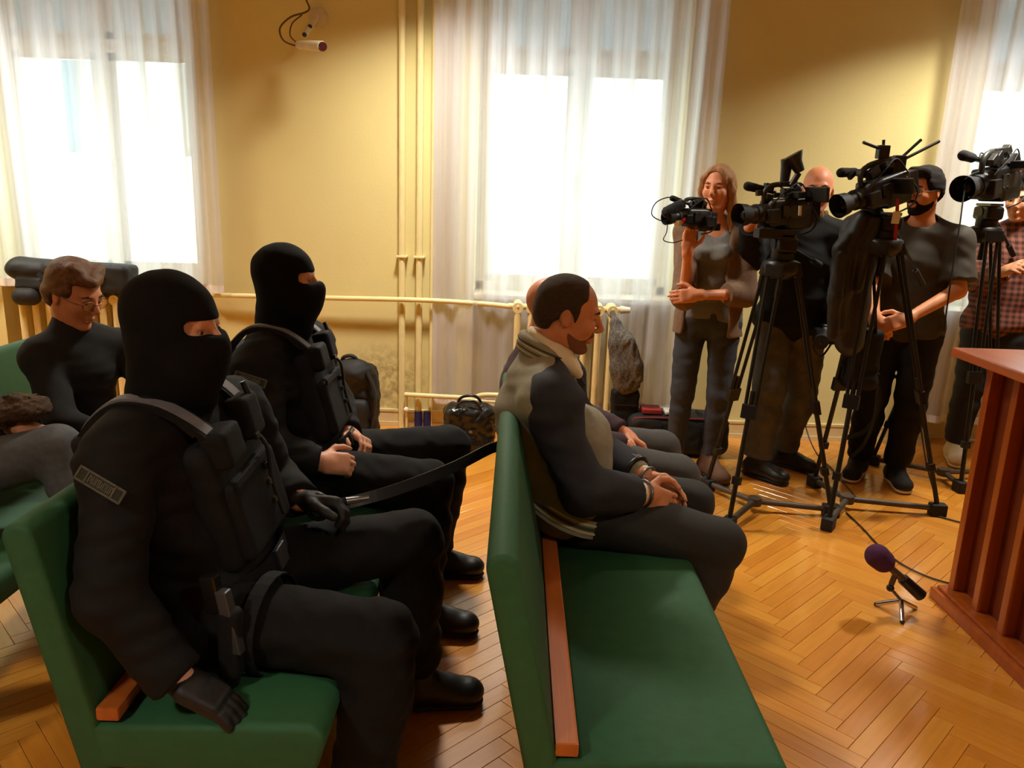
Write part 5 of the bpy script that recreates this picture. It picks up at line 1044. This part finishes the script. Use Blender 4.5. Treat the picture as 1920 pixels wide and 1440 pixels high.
# ================================================================ video cameras
M_cam = mat('camera_black', (18, 18, 19), 0.42, var=0.15, scale=50)
M_cam2 = mat('camera_grey_panel', (38, 38, 34), 0.45, var=0.15, scale=40)
M_foam = mat('black_foam', (22, 22, 23), 0.95, var=0.3, scale=120, bump=0.6, bscale=300)
M_scr = mat('dark_screen', (8, 8, 9), 0.3, spec=0.3)
def video_camera(c, d, label, s=1.0, lcd=(-0.09, 0.150, 0.070)):
    """shoulder camcorder: c = body centre, d = lens direction"""
    d = nrm(d); l = nrm(np.cross(UP, d)); u = np.cross(d, l); c = np.array(c, float); R = np.array([d, l, u])
    q = lambda x, y, z: c + s * (d * x + l * y + u * z)
    t = thing('video_camera', label, 'camera', tuple(q(0, 0, -0.09)), 'television cameras on tripods')
    b = Soft().box(q(-0.02, 0, 0), np.array((0.115, 0.052, 0.062)) * s, R, 0.014, 0.01).box(q(-0.06, 0, -0.03), np.array((0.075, 0.056, 0.05)) * s, R, 0.014, 0.01).caps(q(0.07, 0, 0.0), q(0.12, 0, 0), 0.052 * s, 0.046 * s, 0.015).build('body', M_cam, t, vox=0.0065)
    MB().tube([q(0.11, 0, 0), q(0.19, 0, 0)], [0.044 * s, 0.040 * s], 20).build('lens_barrel', M_cam, t)
    MB().tube([q(0.14, 0, 0), q(0.155, 0, 0)], 0.0455 * s, 20).build('focus_ring', M_rub, t)
    MB().tube([q(0.185, 0, 0), q(0.20, 0, 0), q(0.245, 0, 0)], [0.041 * s, 0.048 * s, 0.054 * s], 20, False).build('lens_hood', M_rub, t)
    MB().sphere(q(0.19, 0, 0), 0.036 * s, 14).build('front_glass', M_scr, t)
    MB().tube(curve_pts([q(-0.10, 0, 0.055), q(-0.09, 0, 0.105), q(-0.04, 0, 0.125), q(0.06, 0, 0.125), q(0.10, 0, 0.10), q(0.105, 0, 0.05)], 20), 0.012 * s, 10).build('top_handle', M_cam2, t)
    MB().obox(q(-0.02, 0.0, 0.128), d, l, u, 0.05 * s, 0.016 * s, 0.010 * s, 0.003).build('handle_panel', M_cam2, t)
    MB().obox(q(-0.165, 0, -0.005), d, l, u, 0.03 * s, 0.036 * s, 0.05 * s, 0.006).build('battery', M_cam, t)
    MB().obox(q(-0.02, 0.057, 0.005), d, l, u, 0.06 * s, 0.003, 0.03 * s, 0.002).build('side_panel', M_cam2, t)
    MB().tube([q(0.0, -0.055, 0.09), q(0.11, -0.055, 0.115)], 0.011 * s, 10).build('microphone', M_cam, t)
    Soft().caps(q(0.08, -0.055, 0.108), q(0.155, -0.055, 0.125), 0.020 * s, 0.023 * s, 0.01).build('mic_windshield', M_foam, t, vox=0.006, fur=0.002)
    vf = MB().obox(q(-0.04, lcd[1] - 0.07, lcd[2]), d, l, u, 0.020 * s, 0.03 * s, 0.015 * s, 0.004); vf.build('screen_hinge', M_cam, t)
    sc_ = MB().obox(q(*lcd), d, l, u, 0.010 * s, 0.070 * s, 0.034 * s, 0.005).build('viewfinder_screen', M_cam, t)
    MB().obox(q(lcd[0] - 0.0115, lcd[1], lcd[2]), d, l, u, 0.001, 0.062 * s, 0.028 * s).build('screen_glass', M_scr, sc_)
    rs = random.Random(int(c[0] * 1000))
    for k in range(7):
        x, z = -0.09 + 0.035 * k, 0.07 + 0.05 * rs.random(); y = rs.uniform(-0.045, 0.05); h_ = rs.uniform(0.010, 0.02)
        a_ = nrm(d * rs.uniform(0.5, 1) + u * rs.uniform(-0.6, 0.6)); b_ = nrm(np.cross(l, a_)); MB().obox(q(x, y, z), a_, l, b_, h_ * 1.5 * s, h_ * 0.8 * s, h_ * s, 0.003).build('accessory', M_cam if k % 3 else M_cam2, t)
    MB().tube(curve_pts([q(0.10, 0.05, 0.04), q(0.04, 0.075, 0.10), q(-0.05, 0.06, 0.13), q(-0.12, 0.05, 0.05)], 18), 0.0035, 8).build('cable', M_rub, t)
    MB().obox(q(-0.06, -0.035, 0.085), d, l, u, 0.035 * s, 0.018 * s, 0.022 * s, 0.004).build('audio_box', M_cam, t)
    MB().tube(curve_pts([q(0.03, -0.05, 0.09), q(-0.02, -0.07, 0.12), q(-0.09, -0.06, 0.08), q(-0.08, -0.04, 0.04)], 18), 0.004, 8).build('audio_cable', M_rub, t)
    MB().obox(q(0.09, 0.052, -0.01), d, l, u, 0.03 * s, 0.016 * s, 0.032 * s, 0.006).build('servo_grip', M_cam, t)
    for x, z in ((0.0, -0.02), (0.03, -0.02), (0.0, 0.03)): MB().tube([q(x, 0.055, z), q(x, 0.064, z)], 0.007 * s, 10).build('knob', M_rub, t)
    MB().tube(curve_pts([q(-0.13, 0.05, 0.02), q(-0.15, 0.065, -0.04), q(-0.11, 0.07, -0.09), q(-0.04, 0.05, -0.11)], 20), 0.004, 8).build('cable', M_rub, t)
    MB().sphere(q(-0.10, 0.058, 0.035), 0.004, 8).build('tally_light', mat('red_led', (190, 20, 24), 0.3), t)
    return t, q, (d, l, u)
# camera 1: aims left across the room, round video light on a stalk
t, q, ax_ = video_camera(P(1466, 398, 3.79), (-0.93, -0.36, -0.08), 'black video camera with round lamp on top, on the tripod before the bald cameraman', 1.0, (-0.09, 0.125, 0.078))
MB().tube([q(-0.03, 0.02, 0.12), q(-0.06, 0.03, 0.175)], 0.014, 10).build('light_stalk', M_cam, t)
b0 = q(-0.065, 0.033, 0.18); bd = nrm(ax_[0] * 0.4 + UP * 0.75 - ax_[1] * 0.2)
MB().tube([b0, b0 + bd * 0.045, b0 + bd * 0.085], [0.022, 0.030, 0.052], 20).build('video_light', M_cam, t)
MB().tube([q(-0.02, -0.02, 0.12), q(-0.03, -0.02, 0.20), q(-0.02, -0.02, 0.24)], [0.02, 0.026, 0.02], 12).build('receiver', M_cam, t)
MB().obox(P(1452, 438, 3.77), (1, 0, 0), (0, 1, 0), (0, 0, 1), 0.085, 0.05, 0.022, 0.006).build('base_plate', M_cam, t)
MB().obox(P(1500, 395, 3.70), (1, 0, 0), (0, 1, 0), (0.0, 0.2, 1), 0.006, 0.004, 0.022).build('paper_label', mat('white_label', (220, 220, 210), 0.6), t)
# camera 2: antenna rods and a tag ribbon
t, q, ax_ = video_camera(P(1650, 358, 3.86), (-0.88, -0.36, -0.30), 'black video camera bristling with antenna rods on the middle tripod', 1.05, (-0.03, 0.085, 0.015))
base = P(1684, 312, 3.88); base2 = P(1655, 285, 3.84)
MB().obox(base, (1, 0, 0), (0, 1, 0), (0, 0, 1), 0.028, 0.022, 0.05, 0.006).build('receiver', M_cam, t)
MB().obox(base2, (1, 0, 0), (0, 1, 0), (0, 0, 1), 0.026, 0.022, 0.03, 0.006).build('receiver', M_cam, t)
MB().tube([base2 - UP * 0.03, q(0, 0, 0.12)], 0.010, 8).build('receiver_arm', M_cam, t); MB().tube([base - UP * 0.05, q(-0.08, 0, 0.10)], 0.010, 8).build('receiver_arm', M_cam, t)
for p0, p1 in ((base + UP * 0.03, P(1727, 262, 3.90)), (base + UP * 0.02, P(1761, 265, 3.92)), (base2 + UP * 0.01, P(1619, 267, 3.80)), (base2 + UP * 0.02, P(1657, 262, 3.84))):
    MB().tube([p0, p1], [0.007, 0.0075], 8).build('antenna', M_rub, t)
MB().ribbon(curve_pts([P(1683, 372, 3.80), P(1682, 400, 3.79), P(1679, 440, 3.79), P(1676, 470, 3.80)], 12), (1, 0, 0), 0.016, 0.002).build('tag_ribbon', mat('red_ribbon', (150, 24, 36), 0.6), t)
MB().obox(P(1680, 408, 3.785), (1, 0, 0), (0, 1, 0), (0.05, 0, 1), 0.018, 0.002, 0.028).build('paper_tag', MATS['white_label'], t)
# camera 3
t, q, ax_ = video_camera(P(1862, 342, 4.34), (-0.82, -0.56, -0.14), 'black video camera with olive handle at the right edge on the rightmost tripod', 1.25)
MB().tube(curve_pts([P(1835, 322, 4.25), P(1818, 330, 4.2), P(1808, 360, 4.14), P(1800, 420, 4.08), P(1790, 480, 4.05), P(1778, 560, 4.02), P(1770, 620, 4.04)], 30), 0.004, 8).build('hanging_cable', M_rub, t)
# camcorder in the woman's hand
dW = nrm((-0.85, -0.5, 0.0)); cW = P(1300, 408, 4.02)
t, q, ax_ = video_camera(cW, dW, 'small black camcorder with furry microphone held by the woman', 0.72, (-0.05, 0.10, -0.02)); t['group'] = 'handheld cameras'
Soft().caps(P(1252, 398, 3.93), P(1272, 386, 3.96), 0.034, 0.030, 0.01).build('furry_windshield', M_foam, t, vox=0.006, fur=0.006)
MB().tube(curve_pts([P(1276, 378, 3.96), P(1255, 370, 3.95), P(1230, 380, 3.94), P(1222, 402, 3.94), P(1240, 414, 3.95), P(1258, 412, 3.96)], 26), 0.0028, 8).build('cable', M_rub, t)
MB().tube(curve_pts([P(1252, 412, 3.95), P(1250, 435, 3.96), P(1244, 450, 3.98), P(1262, 455, 4.0), P(1280, 450, 4.02)], 22), 0.0025, 8).build('cable', M_rub, t)
MB().obox(P(1330, 426, 4.10), (1, 0, 0.05), (0, 1, 0), (0, 0, 1), 0.055, 0.012, 0.018, 0.004).build('hand_strap', M_rub, t)
MB().tube([P(1278, 413, 3.96), P(1268, 420, 3.94)], 0.016, 10).build('white_dial', MATS['white_label'], t); MB().tube([P(1284, 411, 3.95), P(1279, 414, 3.94)], 0.012, 10).build('red_ring', MATS['red_led'], t)
# stills camera hanging from the bald man's hand
t = thing('photo_camera', 'black stills camera hanging in the bald cameraman\'s lowered hand', 'camera', tuple(P(1543, 640, 4.20)), 'handheld cameras')
Soft().box(P(1548, 630, 4.20), (0.062, 0.035, 0.042), None, 0.012, 0.01).caps(P(1545, 628, 4.17), P(1540, 640, 4.08), 0.034, 0.036, 0.01).box(P(1548, 614, 4.20), (0.022, 0.02, 0.018), None, 0.006, 0.01).build('body', M_cam, t, vox=0.006)
MB().tube([P(1540, 640, 4.08), P(1539, 642, 4.05)], 0.038, 18).build('lens_ring', M_rub, t)
MB().ribbon(curve_pts([P(1535, 622, 4.2), P(1525, 650, 4.2), P(1540, 668, 4.2), P(1562, 640, 4.2)], 14), (0, 1, 0), 0.02, 0.003).build('neck_strap', M_rub, t)
# ================================================================ coat and bag on the middle tripod
t = thing('coat', 'black leather coat draped over the middle tripod', 'coat', tuple(P(1600, 520, 3.95)))
S = Soft(); S.chain([P(1640, 402, 3.93), P(1612, 430, 3.95), P(1598, 500, 3.97), P(1592, 570, 3.98), P(1594, 640, 3.98)], [0.045, 0.085, 0.100, 0.095, 0.075], 0.03, lat=(0, 1, 0), sq=0.75)
S.chain([P(1618, 410, 3.88), P(1586, 470, 3.90), P(1574, 550, 3.92), P(1570, 610, 3.93)], [0.045, 0.058, 0.055, 0.042], 0.02); S.chain([P(1640, 415, 3.86), P(1622, 470, 3.86), P(1608, 540, 3.88)], [0.035, 0.042, 0.03], 0.02)
S.build('draped_leather', mat('black_leather_coat', (24, 21, 18), 0.5, var=0.2, scale=30, bump=0.1), t, vox=0.007, fold=0.006, fscale=36, fdir=(1, 0.6, 0.12), seed=13)
S = Soft(); S.chain([P(1580, 480, 3.86), P(1566, 560, 3.87), P(1562, 630, 3.88)], [0.032, 0.034, 0.028], 0.02); S.build('sleeve', MATS['black_leather_coat'], t, vox=0.006, fold=0.003, fscale=40, fdir=(1, 0.6, 0.3), seed=14)
t = thing('shoulder_bag', 'black shoulder bag hanging low from the middle tripod', 'bag', tuple(P(1615, 735, 4.05)))
S = Soft().box(P(1616, 672, 4.05), (0.085, 0.055, 0.16), None, 0.03, 0.02); S.build('bag_body', M_vest, t, vox=0.008, fold=0.006, fscale=40, seed=15)
MB().ribbon(curve_pts([P(1590, 660, 4.03), P(1600, 560, 3.98), P(1630, 450, 3.93), P(1640, 560, 3.98), P(1642, 660, 4.03)], 20), (0, 1, 0), 0.03, 0.004).build('carry_strap', M_vest, t)
MB().ribbon(curve_pts([P(1640, 700, 4.08), P(1650, 740, 4.12), P(1640, 785, 4.2), P(1615, 812, 4.3), P(1580, 822, 4.4)], 20), (0, 1, 0.2), 0.035, 0.005).build('loose_strap', M_vest, t)
MB().ribbon(curve_pts([P(1648, 700, 4.08), P(1640, 780, 4.15), P(1622, 830, 4.2), P(1596, 858, 4.25)], 20), (0, 1, 0.2), 0.03, 0.005).build('loose_strap', M_vest, t)
# ================================================================ bags and coats by the wall
t = thing('backpack', 'black backpack standing against the wall behind the farther guard', 'backpack', (-0.98, 4.75, 0))
Soft().box((-0.98, 4.77, 0.24), (0.15, 0.11, 0.235), None, 0.08, 0.03).ell((-0.97, 4.70, 0.44), (0.11, 0.09, 0.085), None, 0.04).build('main_pack', mat('black_nylon', (17, 16, 15), 0.7, var=0.2, scale=30), t, vox=0.008, fold=0.008, fscale=34, seed=17)
Soft().box((-0.98, 4.655, 0.17), (0.11, 0.045, 0.12), None, 0.035, 0.02).build('front_pocket', MATS['black_nylon'], t, vox=0.008, fold=0.005, fscale=34, seed=18)
MB().tube(curve_pts([(-1.05, 4.72, 0.485), (-1.03, 4.70, 0.535), (-0.97, 4.69, 0.545), (-0.93, 4.71, 0.49)], 16), 0.012, 8).build('grab_handle', MATS['black_nylon'], t)
MB().ribbon(curve_pts([(-0.88, 4.66, 0.46), (-0.83, 4.64, 0.34), (-0.835, 4.64, 0.20), (-0.87, 4.66, 0.05)], 16), (0, 1, 0), 0.045, 0.012).build('shoulder_strap', MATS['black_nylon'], t)
MB().obox((-1.035, 4.60, 0.47), (1, 0, 0), (0, 1, 0), (0, 0.3, 1), 0.022, 0.003, 0.012).build('red_badge', mat('red_badge', (150, 40, 44), 0.5), t)
MB().tube(curve_pts([(-0.85, 4.66, 0.05), (-0.74, 4.70, 0.02), (-0.60, 4.74, 0.012)], 14), 0.006, 8).build('loose_cord', mat('olive_cord', (84, 74, 40), 0.8), t)
t = thing('handbag', 'crumpled black shiny bag on the floor beneath the lower heating pipe', 'bag', (-0.255, 4.66, 0))
Soft().box((-0.255, 4.67, 0.125), (0.155, 0.10, 0.145), None, 0.05, 0.03).ell((-0.30, 4.66, 0.22), (0.09, 0.08, 0.05), None, 0.03).build('bag_body', mat('black_shiny_vinyl', (16, 15, 15), 0.28, var=0.2, scale=20), t, vox=0.007, fold=0.011, fscale=52, fdir=(1, 1, 1), seed=19)
for yy in (4.60, 4.73): MB().tube(curve_pts([(-0.34, yy, 0.24), (-0.31, yy, 0.30), (-0.22, yy, 0.31), (-0.17, yy, 0.24)], 16), 0.009, 8).build('handle', MATS['black_shiny_vinyl'], t)
MB().obox((-0.24, 4.565, 0.13), (1, 0, 0), (0, 1, 0), (0, 0, 1), 0.012, 0.006, 0.008, 0.002).build('clasp', M_steel, t)
t = thing('jacket', 'grey patterned jacket hung over the end of the middle radiator', 'jacket', tuple(P(1172, 760, 4.72)))
M_tw = mat('grey_tweed', (92, 86, 78), 0.9, var=0.6, scale=110, bump=0.4, bscale=300, stretch=(1, 1, 0.6))
S = Soft(); S.chain([P(1150, 588, 4.78), P(1152, 606, 4.74), P(1164, 640, 4.70), P(1172, 690, 4.70), P(1175, 718, 4.70)], [0.018, 0.030, 0.070, 0.088, 0.082], 0.03, lat=(0, 1, 0), sq=0.6); S.chain([P(1180, 640, 4.66), P(1194, 685, 4.66), P(1197, 710, 4.66)], [0.035, 0.036, 0.03], 0.02)
S.build('hanging_cloth', M_tw, t, vox=0.006, fold=0.007, fscale=70, fdir=(1, 0.5, 0.04), seed=20)
t = thing('laptop_bag', 'black bag standing under the grey patterned jacket beside the radiator', 'bag', (0.71, 4.70, 0))
Soft().box((0.70, 4.72, 0.235), (0.085, 0.05, 0.16), None, 0.025, 0.02).box((0.70, 4.72, 0.07), (0.085, 0.05, 0.07), None, 0.02, 0.02).build('bag_body', M_vest, t, vox=0.007, fold=0.004, fscale=40, seed=22)
MB().box(0.63, 0.77, 4.664, 4.672, 0.30, 0.308).build('zip', M_blk, t)
t = thing('duffel_bag', 'long black duffel bag with red piping on the floor behind the woman\'s legs', 'bag', (1.03, 4.72, 0))
Soft().box((1.03, 4.72, 0.13), (0.31, 0.13, 0.125), None, 0.06, 0.03).build('bag_body', mat('black_green_nylon', (20, 23, 20), 0.75, var=0.2, scale=30), t, vox=0.008, fold=0.005, fscale=30, seed=24)
MB().tube(curve_pts([(0.74, 4.62, 0.225), (0.78, 4.61, 0.243), (1.0, 4.605, 0.248), (1.28, 4.61, 0.243), (1.33, 4.63, 0.22)], 26), 0.006, 8).build('red_piping', mat('red_piping', (120, 30, 34), 0.6), t)
MB().obox((0.735, 4.60, 0.15), (1, 0, 0), (0, 1, 0), (0, 0, 1), 0.012, 0.02, 0.02, 0.004).build('pink_tag', mat('pink_tag', (190, 30, 70), 0.6), t)
for x in (0.90, 1.16): MB().ribbon(curve_pts([(x, 4.585, 0.05), (x, 4.585, 0.20), (x, 4.66, 0.262), (x, 4.75, 0.265)], 14), (1, 0, 0), 0.03, 0.004).build('strap', M_vest, t)
props(MB().box(0.80, 0.92, 4.63, 4.76, 0.262, 0.290, 0.005).build('folder', MATS['red_badge']), 'red folder lying on top of the duffel bag', 'folder')
props(MB().box(0.94, 1.01, 4.63, 4.74, 0.262, 0.280, 0.004).build('paper_pack', MATS['white_label']), 'small white pack lying on the duffel bag beside the red folder', 'paper')
t = thing('equipment_bag', 'long black tripod bag lying on the radiator below the left window', 'bag', (-2.75, 4.88, 0.86))
S = Soft().caps((-3.06, 4.88, 0.985), (-2.42, 4.89, 0.955), 0.075, 0.06, 0.02, lat=(0, 1, 0), sq=1.2).box((-2.62, 4.88, 0.945), (0.26, 0.09, 0.085), None, 0.03, 0.02).box((-2.92, 4.88, 0.905), (0.14, 0.09, 0.04), None, 0.02, 0.02)
S.build('bag_body', mat('black_bag_fabric', (14, 14, 16), 0.65, var=0.15, scale=30), t, vox=0.007, fold=0.005, fscale=26, seed=26)
Soft().caps((-3.02, 4.80, 0.825), (-2.96, 4.80, 0.825), 0.055, 0.055, 0.01).build('end_wheel', M_rub, t, vox=0.007)
MB().ribbon(curve_pts([(-2.9, 4.79, 0.97), (-2.8, 4.77, 0.90), (-2.6, 4.77, 0.90), (-2.5, 4.79, 0.97)], 14), (0, 0.3, 1), 0.03, 0.004).build('carry_strap', M_vest, t)
# ================================================================ microphone on its little stand, cables on the floor
t = thing('microphone', 'microphone with purple foam cap on a small silver tripod stand on the floor', 'microphone', (1.56, 2.80, 0))
f0 = np.array(P(1650, 1047, 2.80)); f1 = np.array(P(1722, 1112, 2.80)); md = nrm(f1 - f0)
Soft().caps(f0 - md * 0.014, f0 + md * 0.016, 0.047, 0.044, 0.01).build('foam_cap', mat('purple_foam', (70, 24, 62), 0.95, var=0.25, scale=150, bump=0.5, bscale=400), t, vox=0.0045)
MB().tube([f0 + md * 0.04, f0 + md * 0.13], [0.013, 0.016], 14).build('mic_body', mat('brown_grey_metal', (92, 74, 58), 0.4, 0.4), t)
MB().tube([f0 + md * 0.13, f1 + md * 0.015], [0.022, 0.024], 14).build('mic_connector', M_blk, t)
cl = f0 + md * 0.09
MB().tube([cl, cl + np.array([-0.01, 0, -0.05])], 0.011, 10).build('mic_clip', MATS['brown_grey_metal'], t)
hub = cl + np.array([-0.012, 0, -0.065]); MB().sphere(hub, 0.015, 12).build('ball_joint', M_blk, t)
pole = np.array([hub[0] + 0.05, 2.80, 0.055])
MB().tube([hub, pole], 0.006, 8).build('stand_rod', M_steel, t)
M_chr = mat('bright_chrome', (210, 210, 214), 0.15, 1.0)
for a in (0.4, 2.5, 4.4):
    e = np.array([pole[0] + 0.085 * math.cos(a), pole[1] + 0.085 * math.sin(a), 0.008]); MB().tube([pole, e], [0.009, 0.009], 8).build('stand_leg', M_chr, t); MB().sphere(e, 0.009, 10).build('leg_tip', M_blk, t)
M_cab = mat('dark_cable', (40, 18, 14), 0.5)
def floor_cable(pts, label, r=0.004):
    props(MB().tube(curve_pts(pts, 40), r, 8).build('cable', M_cab), label, 'cable', 'cables on the floor')
floor_cable([(1.74, 3.80, 0.006), (1.742, 3.60, 0.006), (1.735, 3.40, 0.006), (1.755, 3.22, 0.006), (1.83, 3.09, 0.006), (1.95, 3.03, 0.006), (2.1, 3.03, 0.006)], 'thin dark cable from the tripods past the purple microphone to the lectern')
floor_cable([(2.20, 3.80, 0.006), (2.32, 3.70, 0.006), (2.5, 3.62, 0.006), (2.8, 3.6, 0.006)], 'thin dark cable leaving the middle tripod towards the lectern')
floor_cable([(1.88, 5.0, 0.3), (1.92, 4.9, 0.1), (1.94, 4.75, 0.006), (1.93, 4.5, 0.006), (1.9, 4.2, 0.006), (1.88, 4.0, 0.006)], 'thin cable dropping from the wall to the floor behind the middle tripod')
floor_cable([(2.25, 4.25, 0.5), (2.27, 4.1, 0.2), (2.30, 3.98, 0.006), (2.24, 3.86, 0.006)], 'thin reddish cable beside the right leg of the middle tripod')
